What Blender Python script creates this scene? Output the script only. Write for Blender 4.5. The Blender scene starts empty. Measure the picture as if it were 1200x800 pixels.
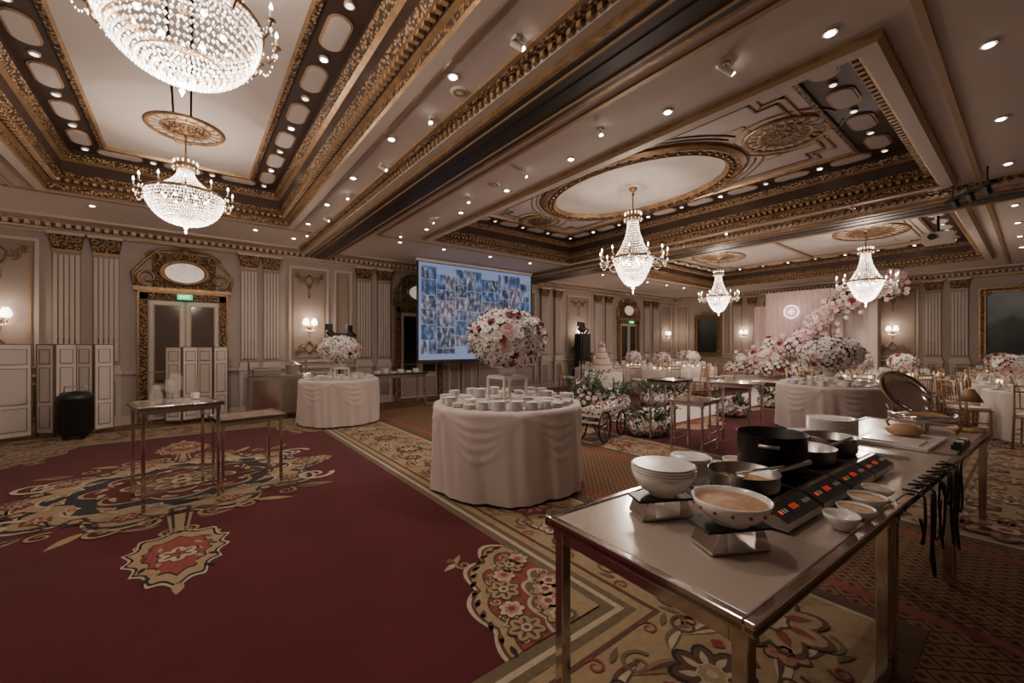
import bpy, math, random
from mathutils import Vector, Matrix
random.seed(7)
pi=math.pi; C=math.cos; S=math.sin
D=bpy.data; scene=bpy.context.scene

# ---------------------------------------------------------------- materials
def mat(name,col,rough=.6,metal=0.,noise=None,bump=None,emit=None,estr=0.,spec=None,col2=None,voro=None,coat=0,sheen=0,alpha=None,trans=0):
    m=D.materials.new(name); m.use_nodes=True
    nt=m.node_tree; N=nt.nodes; L=nt.links; b=N['Principled BSDF']
    b.inputs['Base Color'].default_value=(*col,1); b.inputs['Roughness'].default_value=rough
    b.inputs['Metallic'].default_value=metal
    if spec is not None: b.inputs['Specular IOR Level'].default_value=spec
    if coat: b.inputs['Coat Weight'].default_value=coat; b.inputs['Coat Roughness'].default_value=.08
    if sheen: b.inputs['Sheen Weight'].default_value=sheen
    if trans: b.inputs['Transmission Weight'].default_value=trans
    if alpha is not None: b.inputs['Alpha'].default_value=alpha
    tc=N.new('ShaderNodeTexCoord')
    c2=col2 if col2 else tuple(x*.7 for x in col)
    if noise:
        n=N.new('ShaderNodeTexNoise'); n.inputs['Scale'].default_value=noise[0]; n.inputs['Detail'].default_value=4
        L.new(tc.outputs['Object'],n.inputs['Vector'])
        r=N.new('ShaderNodeValToRGB'); r.color_ramp.elements[0].position=.5-noise[1]; r.color_ramp.elements[1].position=.5+noise[1]
        r.color_ramp.elements[0].color=(*c2,1); r.color_ramp.elements[1].color=(*col,1)
        L.new(n.outputs['Fac'],r.inputs['Fac']); L.new(r.outputs['Color'],b.inputs['Base Color'])
    if voro:
        n=N.new('ShaderNodeTexVoronoi'); n.inputs['Scale'].default_value=voro
        L.new(tc.outputs['Object'],n.inputs['Vector'])
        r=N.new('ShaderNodeValToRGB'); r.color_ramp.elements[0].position=.25; r.color_ramp.elements[1].position=.6
        r.color_ramp.elements[0].color=(*col,1); r.color_ramp.elements[1].color=(*c2,1)
        L.new(n.outputs['Distance'],r.inputs['Fac']); L.new(r.outputs['Color'],b.inputs['Base Color'])
        bp=N.new('ShaderNodeBump'); bp.inputs['Strength'].default_value=.7; bp.inputs['Distance'].default_value=.02; bp.invert=True
        L.new(n.outputs['Distance'],bp.inputs['Height']); L.new(bp.outputs['Normal'],b.inputs['Normal'])
    elif bump:
        n=N.new('ShaderNodeTexNoise'); n.inputs['Scale'].default_value=bump[0]; n.inputs['Detail'].default_value=3
        L.new(tc.outputs['Object'],n.inputs['Vector'])
        bp=N.new('ShaderNodeBump'); bp.inputs['Strength'].default_value=bump[1]; bp.inputs['Distance'].default_value=.01
        L.new(n.outputs['Fac'],bp.inputs['Height']); L.new(bp.outputs['Normal'],b.inputs['Normal'])
    if emit:
        b.inputs['Emission Color'].default_value=(*emit,1); b.inputs['Emission Strength'].default_value=estr
    return m

wallM=mat('cream_wall',(.40,.34,.305),.6,noise=(1.5,.4),col2=(.35,.295,.265))
wallD=mat('wall_panel_paint',(.31,.258,.23),.6)
trimM=mat('cream_trim',(.50,.43,.39),.5)
scrW=mat('ivory_lacquer',(.62,.56,.51),.45)
scrP=mat('ivory_lacquer_panel',(.55,.49,.45),.5)
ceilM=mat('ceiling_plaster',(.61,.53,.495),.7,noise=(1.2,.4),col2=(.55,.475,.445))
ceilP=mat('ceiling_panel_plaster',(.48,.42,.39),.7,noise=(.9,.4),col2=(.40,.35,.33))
skyP=mat('painted_sky_plaster',(.60,.52,.48),.7,noise=(1.8,.2),col2=(.45,.42,.40))
gold=mat('gilt',(.44,.28,.145),.40,.6,noise=(9,.3),col2=(.20,.115,.055),bump=(30,.5))
goldO=mat('gilt_ornament',(.42,.27,.145),.48,.45,voro=34,col2=(.06,.032,.018))
goldF=mat('gilt_fine',(.39,.265,.155),.5,.35)
brown=mat('bronze_brown',(.060,.034,.025),.45,.2,noise=(3,.4),col2=(.036,.020,.015))
brownL=mat('soft_brown',(.16,.098,.07),.5)
chrome=mat('polished_steel',(.66,.62,.60),.12,1.)
steel=mat('brushed_steel',(.56,.53,.51),.30,1.,bump=(60,.1))
topM=mat('cream_glass_top',(.50,.42,.365),.22,noise=(2,.4),col2=(.45,.375,.325),coat=.4)
topB=mat('bronze_glass_top',(.20,.145,.115),.15,coat=.5)
topG=mat('smoked_glass_top',(.30,.245,.215),.15,coat=.5)
white=mat('white_china',(.82,.79,.76),.22,coat=.3)
whiteP=mat('white_plate_rim',(.72,.68,.65),.3)
black=mat('black_plastic',(.012,.012,.013),.4)
blackG=mat('black_ceramic_glass',(.01,.01,.012),.12)
blackM=mat('black_nonstick',(.02,.019,.019),.35,.3)
linen=mat('table_linen',(.58,.485,.455),.75,noise=(3,.4),col2=(.52,.435,.41),sheen=.3)
linenW=mat('white_linen',(.64,.56,.53),.8,sheen=.3)
glass=mat('clear_glass',(.8,.78,.75),.05,alpha=.22)
mirror=mat('mirror_glass',(.42,.39,.37),.06,1.)
crystal=mat('crystal_beads_glow',(.95,.88,.82),.08,.2,emit=(1,.82,.68),estr=1.15,alpha=.6)  # emission stands in for lamp light sparkling in the crystal
crystalB=mat('crystal_beads_glint',(1,.95,.9),.05,.2,emit=(1,.90,.80),estr=5.)  # stronger emission, painted glints on some beads
bulb=mat('candle_bulb',(1,.9,.8),.4,emit=(1,.78,.56),estr=24)
candle=mat('candle_sleeve',(.8,.72,.6),.5,emit=(1,.75,.55),estr=.3)
lampM=mat('downlight_lens',(1,.95,.9),.4,emit=(1,.89,.80),estr=22)
lampD=mat('downlight_lens_dim',(1,.9,.8),.4,emit=(1,.82,.66),estr=3)
shade=mat('sconce_shade',(1,.9,.8),.5,emit=(1,.78,.62),estr=8)
fW=mat('petal_white',(.92,.88,.86),.6,noise=(40,.2),col2=(.80,.73,.71))
fP=mat('petal_pink',(.74,.46,.48),.6,noise=(40,.2),col2=(.6,.33,.36))
fR=mat('petal_crimson',(.32,.02,.05),.6,noise=(40,.2),col2=(.18,.01,.03))
fC=mat('petal_blush',(.86,.70,.68),.6)
leafM=mat('leaf_green',(.07,.13,.045),.5,noise=(30,.2),col2=(.035,.08,.025))
leafD=mat('foliage_core',(.06,.085,.045),.8)
screenF=mat('screen_black_border',(.02,.02,.02),.6)
def cm(n,c,k=.72): return mat('carpet_'+n,c,.95,noise=(26,.28),col2=tuple(x*k for x in c),bump=(260,.35),spec=.1,sheen=.10)
cRed=mat('carpet_wine',(.094,.0155,.018),.95,noise=(1.7,.22),col2=(.068,.0115,.014),bump=(240,.5),spec=.1,sheen=.10)
cTan=cm('tan',(.33,.24,.14)); cCream=cm('cream',(.44,.365,.26)); cNavy=cm('navy',(.028,.026,.034))
cRose=cm('rose',(.24,.058,.05)); cBrown=cm('brown',(.11,.06,.037)); cOlive=cm('olive',(.15,.115,.07)); cPink=cm('salmon',(.38,.18,.13)); cGold=cm('gold',(.27,.17,.08))
MOT=[(cTan,cBrown,cCream),(cRose,cTan,cBrown),(cCream,cTan,cRose),(cBrown,cGold,cCream),(cPink,cRose,cTan)]

def trellis():
    m=D.materials.new('carpet_trellis'); m.use_nodes=True; nt=m.node_tree; N=nt.nodes; L=nt.links; b=N['Principled BSDF']
    b.inputs['Roughness'].default_value=.95; b.inputs['Specular IOR Level'].default_value=.1
    tc=N.new('ShaderNodeTexCoord')
    outs=[]
    for d in ((1,1,0),(1,-1,0)):
        dt=N.new('ShaderNodeVectorMath'); dt.operation='DOT_PRODUCT'; dt.inputs[1].default_value=d
        L.new(tc.outputs['Object'],dt.inputs[0])
        a=N.new('ShaderNodeMath'); a.operation='MULTIPLY'; a.inputs[1].default_value=24; L.new(dt.outputs['Value'],a.inputs[0])
        s=N.new('ShaderNodeMath'); s.operation='SINE'; L.new(a.outputs[0],s.inputs[0])
        ab=N.new('ShaderNodeMath'); ab.operation='ABSOLUTE'; L.new(s.outputs[0],ab.inputs[0]); outs.append(ab)
    mn=N.new('ShaderNodeMath'); mn.operation='MINIMUM'; L.new(outs[0].outputs[0],mn.inputs[0]); L.new(outs[1].outputs[0],mn.inputs[1])
    r=N.new('ShaderNodeValToRGB'); e=r.color_ramp.elements
    e[0].position=.12; e[0].color=(.07,.037,.024,1); e[1].position=.28; e[1].color=(.21,.14,.078,1)
    x=e.new(.8); x.color=(.18,.11,.06,1); y=e.new(.93); y.color=(.10,.03,.025,1)
    L.new(mn.outputs[0],r.inputs['Fac']); L.new(r.outputs['Color'],b.inputs['Base Color'])
    return m
cTrel=trellis()

# ---------------------------------------------------------------- mesh builder
class MB:
    def __init__(s): s.v=[];s.f=[];s.m=[];s.sm=[];s.mats=[];s.T=None
    def add(s,vs,fs,mt,smooth=False):
        if mt not in s.mats: s.mats.append(mt)
        k=s.mats.index(mt); b=len(s.v)
        if s.T: vs=[s.T(p) for p in vs]
        s.v.extend([tuple(p) for p in vs])
        for f in fs:
            s.f.append(tuple(i+b for i in f)); s.m.append(k); s.sm.append(smooth)
    def box(s,x0,x1,y0,y1,z0,z1,mt,rz=0):
        vs=[(x,y,z) for z in (z0,z1) for y in (y0,y1) for x in (x0,x1)]
        if rz:
            cx=(x0+x1)/2; cy=(y0+y1)/2
            vs=[(cx+(x-cx)*C(rz)-(y-cy)*S(rz),cy+(x-cx)*S(rz)+(y-cy)*C(rz),z) for x,y,z in vs]
        s.add(vs,[(0,2,3,1),(4,5,7,6),(0,1,5,4),(1,3,7,5),(3,2,6,7),(2,0,4,6)],mt)
    def cyl(s,p0,p1,r0,mt,r1=None,seg=12,caps=True,smooth=True):
        if r1 is None:r1=r0
        p0=Vector(p0);p1=Vector(p1);d=(p1-p0).normalized()
        u=d.orthogonal().normalized(); w=d.cross(u)
        vs=[]
        for p,r in((p0,r0),(p1,r1)):
            for i in range(seg):
                a=2*pi*i/seg; vs.append(p+u*C(a)*r+w*S(a)*r)
        s.add(vs,[(i,(i+1)%seg,seg+(i+1)%seg,seg+i) for i in range(seg)],mt,smooth)
        if caps: s.add(vs,[tuple(range(seg))[::-1],tuple(range(seg,2*seg))],mt)
    def lathe(s,prof,mt,cx=0,cy=0,cz=0,seg=24,fn=None,sx=1,sy=1):
        vs=[];fs=[]
        for j,(r,z) in enumerate(prof):
            for i in range(seg):
                a=2*pi*i/seg; rr=r if fn is None else fn(r,z,a)
                vs.append((cx+rr*C(a)*sx,cy+rr*S(a)*sy,cz+z))
        for j in range(len(prof)-1):
            for i in range(seg):
                k=(i+1)%seg; fs.append((j*seg+i,j*seg+k,(j+1)*seg+k,(j+1)*seg+i))
        s.add(vs,fs,mt,True)
    def sphere(s,c,r,mt,seg=12,rings=7,sz=1):
        s.lathe([(max(r*S(pi*j/rings),.0001),-r*sz*C(pi*j/rings)) for j in range(rings+1)],mt,*c,seg=seg)
    def tube(s,path,r,mt,seg=6,taper=None):
        pts=[Vector(p) for p in path]; vs=[]; n=len(pts); u=None
        for i,p in enumerate(pts):
            d=(pts[min(i+1,n-1)]-pts[max(i-1,0)]).normalized()
            if u is None: u=d.orthogonal().normalized()
            u=(u-d*u.dot(d)); u=u.normalized() if u.length>1e-6 else d.orthogonal().normalized()
            w=d.cross(u); rr=r if taper is None else r+(taper-r)*i/(n-1)
            for k in range(seg):
                a=2*pi*k/seg; vs.append(p+u*C(a)*rr+w*S(a)*rr)
        fs=[(j*seg+i,j*seg+(i+1)%seg,(j+1)*seg+(i+1)%seg,(j+1)*seg+i) for j in range(n-1) for i in range(seg)]
        fs+= [tuple(range(seg))[::-1],tuple(range((n-1)*seg,n*seg))]
        s.add(vs,fs,mt,True)
    def poly(s,pts,z,mt): s.add([(x,y,z) for x,y in pts],[tuple(range(len(pts)))],mt)
    def octa(s,c,r,h,mt):
        x,y,z=c
        s.add([(x+r,y,z),(x,y+r,z),(x-r,y,z),(x,y-r,z),(x,y,z+h*.4),(x,y,z-h*.6)],[(0,1,4),(1,2,4),(2,3,4),(3,0,4),(1,0,5),(2,1,5),(3,2,5),(0,3,5)],mt)
    def ring(s,rects,mats):
        for (a,b,mt) in zip(rects[:-1],rects[1:],mats):
            va=[(a[0],a[2],a[4]),(a[1],a[2],a[4]),(a[1],a[3],a[4]),(a[0],a[3],a[4])]
            vb=[(b[0],b[2],b[4]),(b[1],b[2],b[4]),(b[1],b[3],b[4]),(b[0],b[3],b[4])]
            s.add(va+vb,[(i,(i+1)%4,4+(i+1)%4,4+i) for i in range(4)],mt)
    def mesh(s,name):
        me=D.meshes.new(name); me.from_pydata(s.v,[],s.f)
        for m in s.mats: me.materials.append(m)
        me.polygons.foreach_set('material_index',s.m); me.polygons.foreach_set('use_smooth',s.sm); me.update()
        return me
    def build(s,name,loc=(0,0,0),rz=0,parent=None,bevel=0):
        return obj(name,s.mesh(name),loc,rz,parent,bevel)
def obj(name,me,loc=(0,0,0),rz=0,parent=None,bevel=0,sc=None):
    o=D.objects.new(name,me); scene.collection.objects.link(o); o.location=loc; o.rotation_euler=(0,0,rz)
    if sc: o.scale=(sc,sc,sc)
    if parent: o.parent=parent
    if bevel:
        b=o.modifiers.new('bevel','BEVEL'); b.width=bevel; b.segments=2; b.limit_method='ANGLE'
    return o
def empty(name,loc=(0,0,0),rz=0):
    e=D.objects.new(name,None); scene.collection.objects.link(e); e.location=loc; e.rotation_euler=(0,0,rz); e.empty_display_size=.1
    return e
def light(name,typ,loc,e,col=(1,.84,.72),rad=.1,ang=None,target=None,parent=None,blend=.8):
    l=D.lights.new(name,typ); l.energy=e*.94; l.color=(1,col[1]*.98,col[2]*.94) if col[2]<.9 else col
    if typ!='AREA': l.shadow_soft_size=rad
    if typ=='SPOT': l.spot_size=math.radians(ang or 100); l.spot_blend=blend
    o=D.objects.new(name,l); scene.collection.objects.link(o); o.location=loc
    if target is not None:
        o.rotation_euler=(Vector(target)-Vector(loc)).to_track_quat('-Z','Y').to_euler()
    if parent: o.parent=parent
    return o

X0,X1,Y0,Y1=-3.2,18.0,-2.4,10.6
ZS=3.7; ZT=4.17

# ---------------------------------------------------------------- floor + carpet
m=MB(); m.box(X0-.1,X1+.1,Y0-.1,Y1+.1,-.1,0,cTrel); m.build('floor')
cp=MB()
def rect(x0,x1,y0,y1,l,mt): cp.poly([(x0,y0),(x1,y0),(x1,y1),(x0,y1)],.001*l,mt)
def frame(x0,x1,y0,y1,w,l,mt):
    rect(x0,x1,y0,y0+w,l,mt);rect(x0,x1,y1-w,y1,l,mt);rect(x0,x0+w,y0+w,y1-w,l,mt);rect(x1-w,x1,y0+w,y1-w,l,mt)
def lobed(x,y,rx,ry,n,amp,l,mt,rot=0,ph=0,steps=96,power=1):
    pts=[]
    for i in range(steps):
        a=2*pi*i/steps; k=1-amp+amp*abs(C(n*a/2+ph))**power
        px,py=rx*k*C(a),ry*k*S(a)
        pts.append((x+px*C(rot)-py*S(rot),y+px*S(rot)+py*C(rot)))
    cp.poly(pts,.001*l,mt)
def leaf(x,y,ln,w,ang,l,mt,curl=.25):
    pts=[]
    for i in range(9):
        t=i/8; pts.append((t*ln,w*S(pi*t**.8)+curl*ln*t*t))
    for i in range(8,-1,-1):
        t=i/8; pts.append((t*ln,-w*S(pi*t**.8)*.6+curl*ln*t*t))
    pts=pts[:-1]
    cp.poly([(x+a*C(ang)-b*S(ang),y+a*S(ang)+b*C(ang)) for a,b in pts],.001*l,mt)
def rosette(x,y,r,l,c1,c2,c3,n=6,rot=0,petals=False):
    lobed(x,y,r*1.12,r*1.12,n,.28,l,cBrown if c1!=cBrown else cNavy,rot,steps=48)
    lobed(x,y,r,r,n,.3,l+1,c1,rot,steps=48)
    if r>.09:
        for i in range(n):
            a=rot+2*pi*i/n; leaf(x+r*.3*C(a),y+r*.3*S(a),r*.55,r*.13,a,l+2,c2,0)
        lobed(x,y,r*.42,r*.42,n,.2,l+3,cBrown if c1!=cBrown else cCream,rot,steps=36); lobed(x,y,r*.35,r*.35,n,.2,l+4,c3,rot,steps=36); lobed(x,y,r*.15,r*.15,5,.1,l+5,c2,rot,steps=24)
    else:
        lobed(x,y,r*.6,r*.6,n,.3,l+2,c2,rot,steps=36); lobed(x,y,r*.28,r*.28,5,.1,l+3,c3,rot,steps=24)
def scroll(x,y,r,a0,sgn,w,l,mt,turns=1.3):
    L=[];R=[]
    for i in range(25):
        t=i/24; a=a0+sgn*turns*2*pi*t; rr=r*(1-.8*t); ww=w*(1-.5*t)
        L.append((x+(rr+ww/2)*C(a),y+(rr+ww/2)*S(a))); R.append((x+(rr-ww/2)*C(a),y+(rr-ww/2)*S(a)))
    vs=[(a,b,.001*l) for a,b in L+R]
    cp.add(vs,[(i,i+1,26+i,25+i) for i in range(24)],mt)
def border(x0,x1,y0,y1,w,base):
    frame(x0,x1,y0,y1,w,1,base)
    frame(x0,x1,y0,y1,.10,2,cBrown); frame(x0+.10,x1-.10,y0+.10,y1-.10,.03,2,cCream)
    frame(x0+w-.24,x1-w+.24,y0+w-.24,y1-w+.24,.03,2,cBrown)
    frame(x0+w-.15,x1-w+.15,y0+w-.15,y1-w+.15,.15,2,cOlive); frame(x0+w-.10,x1-w+.10,y0+w-.10,y1-w+.10,.035,3,cCream)
    cw=w/2-.04
    def run(ax,ay,bx,by):
        ln=math.hypot(bx-ax,by-ay); n=max(1,round(ln/.44)); ang=math.atan2(by-ay,bx-ax)
        for i in range(n+1):
            t=i/n; x=ax+(bx-ax)*t; y=ay+(by-ay)*t; nx,ny=-S(ang),C(ang)
            k=i%4
            if k%2==0:
                a,b,c=MOT[(i//2)%5]; rosette(x,y,.175,6,cRose if k==0 else b if b!=cTan else cCream,c if c!=cRose else cCream,cTan,8,ang)
            else:
                rosette(x+nx*.15,y+ny*.15,.11,6,cBrown if k==1 else cCream,cTan if k==1 else cGold,cRose,6,ang)
                rosette(x-nx*.15,y-ny*.15,.10,6,cCream if k==1 else cPink,cGold,cBrown,6,ang+.5)
            for s in (1,-1):
                leaf(x+nx*.2*s,y+ny*.2*s,.26,.045,ang+s*.5,3,cBrown if k%2 else cOlive,-.3*s)
                leaf(x+nx*.2*s,y+ny*.2*s,.20,.022,ang+s*.5,4,cCream,-.3*s)
                leaf(x+nx*.1*s,y+ny*.1*s,.3,.05,ang+pi-s*.7,4,cCream if k%2 else cGold,.3*s)
                leaf(x+nx*.1*s,y+ny*.1*s,.24,.02,ang+pi-s*.7,5,cBrown,.3*s)
                scroll(x+C(ang)*.22+nx*.25*s,y+S(ang)*.22+ny*.25*s,.085,ang,s,.024,5,cBrown if (i+s)%2 else cOlive)
                scroll(x+C(ang)*.05+nx*.36*s,y+S(ang)*.05+ny*.36*s,.05,ang+2,-s,.016,5,cRose)
                leaf(x+C(ang)*.12+nx*.33*s,y+S(ang)*.12+ny*.33*s,.12,.022,ang+s*.2,5,cOlive,.2*s)
                lobed(x+C(ang)*.22+nx*.08*s,y+S(ang)*.22+ny*.08*s,.035,.035,4,.3,5,cRose,ang,steps=24)
    run(x0+cw,y0+cw+.2,x0+cw,y1-cw-.2); run(x1-cw,y0+cw+.2,x1-cw,y1-cw-.2)
    run(x0+cw+.2,y0+cw,x1-cw-.2,y0+cw); run(x0+cw+.2,y1-cw,x1-cw-.2,y1-cw)
    for x in (x0+cw,x1-cw):
        for y in (y0+cw,y1-cw): rosette(x,y,.27,9,cTan,cRose,cCream,8)
border(-3.15,3.05,.35,9.9,1.2,cTan)
rect(-1.95,1.85,1.55,8.7,2,cRed)
def corner(cx,cy,sx,sy):
    ex=.66
    def q(R,l,mt,amp=.10,n=3.5):
        pts=[(cx,cy)]
        for i in range(41):
            a=pi/2*i/40; r=R*(1-amp+amp*abs(C(n*a*2)))
            pts.append((cx+sx*ex*r*C(a),cy+sy*r*S(a)))
        cp.poly(pts,.001*l,mt)
    def P(r,a): return cx+sx*ex*r*C(a),cy+sy*r*S(a)
    def dirn(a): return math.atan2(sy*S(a),sx*ex*C(a))
    q(1.02,3,cCream);q(.985,4,cBrown);q(.96,5,cTan);q(.86,6,cBrown);q(.84,7,cRose);q(.55,8,cCream,.1);q(.52,9,cOlive,.1);q(.24,10,cTan,.1)
    for i in range(13):
        a=.07+i*.12; x,y=P(.90,a); leaf(x,y,.08,.02,dirn(a)+1.2,7,cBrown if i%2 else cNavy); lobed(*P(.93,a+.06),.018,.018,4,.2,7,cRose,0,steps=16)
    for i,a in enumerate((.16,.42,.72,1.0,1.25,1.46)):
        x,y=P(.69,a); rosette(x,y,.075 if i%2 else .10,11,cCream if i%2 else cTan,cPink if i%2 else cBrown,cRose if i%2 else cCream,7,a)
        for s in (1,-1):
            x2,y2=P(.69,a+.13*s); leaf(x2,y2,.13,.026,dirn(a)+s*1.0,9,cTan if i%2 else cCream,.35*s); leaf(x2,y2,.10,.018,dirn(a)+pi-s*.6,9,cOlive,.3*s)
            scroll(*P(.78,a+.10*s),.032,dirn(a),s,.010,10,cCream)
    for i,a in enumerate((.25,.6,.98,1.34)):
        x,y=P(.37,a); rosette(x,y,.085,11,cPink if i%2 else cTan,cCream,cRose,6,a); leaf(*P(.30,a+.2),.14,.03,dirn(a)+.5,11,cTan); scroll(*P(.46,a+.18),.04,dirn(a),1,.013,11,cCream)
    x,y=cx+sx*.38,cy+sy*.86; d=math.atan2(sy*.8,sx*.4)
    scroll(x,y,.05,d,1,.02,4,cTan); leaf(x+.05*C(d),y+.05*S(d),.12,.03,d+1.1,4,cCream,.3); leaf(x+.05*C(d),y+.05*S(d),.11,.026,d-.9,4,cTan,-.3); lobed(x+.11*C(d),y+.11*S(d),.03,.03,5,.3,5,cOlive,steps=30)
for cx,sx in ((1.85,-1),(-1.95,1)):
    for cy,sy in ((1.55,1),(8.7,-1)): corner(cx,cy,sx,sy)
mx,my=-.06,5.8
lobed(mx,my,1.46,1.26,10,.24,3,cCream); lobed(mx,my,1.42,1.22,10,.24,4,cNavy); lobed(mx,my,1.36,1.16,10,.24,5,cTan)
lobed(mx,my,1.08,.88,8,.2,6,cCream); lobed(mx,my,1.05,.85,8,.2,7,cNavy); lobed(mx,my,.80,.64,8,.22,8,cTan); lobed(mx,my,.76,.60,8,.22,9,cRed); lobed(mx,my,.5,.42,8,.25,10,cCream); lobed(mx,my,.47,.39,8,.25,11,cOlive)
rosette(mx,my,.30,12,cTan,cBrown,cCream,8)
for i in range(20):
    a=2*pi*i/20; x=mx+1.18*C(a); y=my+.99*S(a)
    rosette(x,y,.085 if i%2 else .095,9,cRose if i%2==0 else cNavy,cCream if i%2==0 else cTan,cTan,6,a)
    leaf(x,y,.22,.045,a+1.2,7,cNavy); leaf(x,y,.17,.02,a+1.2,8,cCream); leaf(x,y,.22,.045,a-1.2,7,cOlive,-.25); leaf(x,y,.17,.02,a-1.2,8,cCream,-.25)
    scroll(mx+1.31*C(a+.16),my+1.12*S(a+.16),.07,a,1,.022,8,cBrown)
for i in range(16):
    a=2*pi*i/16+.2; x=mx+.93*C(a); y=my+.75*S(a)
    leaf(x,y,.17,.035,a+.8,9,cCream); leaf(x,y,.17,.035,a-2.2,9,cTan); rosette(x,y,.06,10,cCream,cRose,cTan,5,a)
    x=mx+.63*C(a); y=my+.51*S(a); leaf(x,y,.12,.03,a+1,11,cTan); lobed(x,y,.035,.035,5,.3,12,cCream,steps=24)
def pendant(dx,dy,s=1.):
    ang=math.atan2(dy,dx)
    def P(a,b): return (mx+a*C(ang)-b*S(ang),my+a*S(ang)+b*C(ang))
    b0=1.16 if abs(dy)>abs(dx) else 1.25
    for w,l,c in ((.09,3,cTan),(.065,4,cNavy),(.04,5,cTan)):
        pts=[P(b0-.05,w),P(b0+.42*s,w*.6),P(b0+.42*s,-w*.6),P(b0-.05,-w)]; cp.poly(pts,.001*l,c)
    for sg in (1,-1):
        x,y=P(b0+.12,.12*sg); leaf(x,y,.26,.045,ang+sg*1.35,4,cTan,.3*sg); leaf(x,y,.2,.02,ang+sg*1.35,5,cBrown,.3*sg)
        x,y=P(b0+.36*s,.06*sg); scroll(x,y,.07,ang,sg,.025,6,cTan)
        x,y=P(b0+.02,.22*sg); scroll(x,y,.10,ang,-sg,.035,6,cTan)
    x,y=P(b0+.85*s,0)
    for k,l,c in ((1,3,cCream),(.94,4,cNavy),(.88,5,cTan),(.66,6,cNavy),(.62,7,cRose)):
        pts=[]
        for i in range(90):
            a=2*pi*i/90; r=(.34+.14*abs(C(a))**3)*(1-.16*abs(S(6*a)))*k
            ux,uy=r*1.12*s*C(a),r*.92*S(a)*(1-.25*C(a))
            pts.append((x+ux*C(ang)-uy*S(ang),y+ux*S(ang)+uy*C(ang)))
        cp.poly(pts,.001*l,c)
    rosette(x,y,.12,8,cCream,cBrown,cRose,6,ang)
    for sg in (1,-1):
        for q in (-.26,-.1,.1,.27):
            xx,yy=P(b0+(.85+q)*s,.19*sg*(1-abs(q))); leaf(xx,yy,.09,.022,ang+sg*.6,8,cNavy if q>0 else cBrown); 
            xx,yy=P(b0+(.85+q*.7)*s,.1*sg); leaf(xx,yy,.08,.02,ang+sg*.3,8,cTan)
        xx,yy=P(b0+.55*s,.22*sg); scroll(xx,yy,.07,ang+pi,sg,.024,4,cTan)
    x,y=P(b0+1.40*s,0); leaf(x-.1*C(ang),y-.1*S(ang),.16,.04,ang,5,cTan,0)
pendant(0,-1); pendant(0,1,.9)
for sgn in (1,-1):
    rosette(mx+sgn*1.42,my+.05,.15,9,cTan,cNavy,cCream,6)
    for k in (-1,1):
        scroll(mx+sgn*1.2,my+k*.62,.2,0,k*sgn,.06,9,cCream); leaf(mx+sgn*.95,my+k*.95,.36,.07,math.atan2(k*.5,sgn),6,cTan); leaf(mx+sgn*.95,my+k*.95,.3,.03,math.atan2(k*.5,sgn),7,cNavy); leaf(mx+sgn*.6,my+k*1.12,.3,.06,math.atan2(k*.9,sgn),6,cTan)
        scroll(mx+sgn*.5,my+k*1.2,.12,0,-k*sgn,.04,9,cTan); scroll(mx+sgn*.85,my+k*1.04,.09,1,k*sgn,.03,9,cTan)
rect(3.15,3.25,-2.3,10.4,1,cRose); rect(4.45,4.55,-2.3,10.4,1,cRose)
border(4.7,17.6,-.3,9.9,1.0,cTan)
rect(5.7,16.6,.7,8.9,2,cRed)
for x in (7.6,11.2,14.6):
    lobed(x,4.7,1.3,1.1,10,.22,3,cCream);lobed(x,4.7,1.22,1.03,10,.22,4,cTan);lobed(x,4.7,.9,.75,8,.2,5,cRose);rosette(x,4.7,.4,6,cCream,cRose,cTan,8)
for i in range(12):
    rosette(5.2+i*1.0,.0-.75,.2,5,cTan,cRose,cCream,6)
cp.build('patterned_carpet')

# ---------------------------------------------------------------- walls
def wall_T(side):
    if side=='back': return lambda p:(p[0],Y1-.002-p[1],p[2])
    if side=='right': return lambda p:(X1-.002-p[1],Y1-p[0],p[2])
    if side=='left': return lambda p:(X0+.002+p[1],Y0+p[0],p[2])
    return lambda p:(p[0],Y0+.002+p[1],p[2])
for nm,b in (('wall_back',(X0-.2,X1+.2,Y1,Y1+.2)),('wall_right',(X1,X1+.2,Y0,Y1)),('wall_left',(X0-.2,X0,Y0,Y1)),('wall_front',(X0-.2,X1+.2,Y0-.2,Y0))):
    m=MB(); m.box(*b,0,4.4,wallM); m.build(nm)
def spiral(cx,cz,r,a0,sgn,d,turns=1.4,n=22):
    return [(cx+r*(1-.85*i/n)*C(a0+sgn*turns*2*pi*i/n),d,cz+r*(1-.85*i/n)*S(a0+sgn*turns*2*pi*i/n)) for i in range(n+1)]
def pilaster(m,s0,s1):
    w=s1-s0
    m.box(s0-.03,s1+.03,0,.09,.0,.95,trimM); m.box(s0+.04,s1-.04,.09,.1,.2,.82,wallD)
    m.box(s0-.05,s1+.05,0,.12,.95,1.03,trimM); m.box(s0-.02,s1+.02,0,.10,1.03,1.12,trimM)
    m.box(s0,s1,0,.055,1.12,3.14,wallD)
    n=5
    for i in range(n):
        x=s0+w*(i+.5)/n
        m.box(x-w*.07,x+w*.07,.055,.08,1.2,3.08,trimM)
        if i<n-1:
            x=s0+w*(i+1)/n; m.box(x-.012,x+.012,.055,.075,1.18,1.62,brownL)
    m.box(s0-.01,s1+.01,0,.09,3.13,3.17,goldF)
    m.add([(s0,.06,3.17),(s1,.06,3.17),(s1+.04,.13,3.42),(s0-.04,.13,3.42),(s0,0,3.17),(s1,0,3.17),(s1+.04,0,3.42),(s0-.04,0,3.42)],[(0,1,2,3),(4,0,3,7),(1,5,6,2),(7,3,2,6)],goldO)
    m.box(s0-.06,s1+.06,0,.15,3.42,3.47,trimM)
    for x,sg in ((s0+.04,1),(s1-.04,-1)): m.tube(spiral(x,3.36,.06,pi/2,sg,.14,1.2,12),.014,gold,5)
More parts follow.
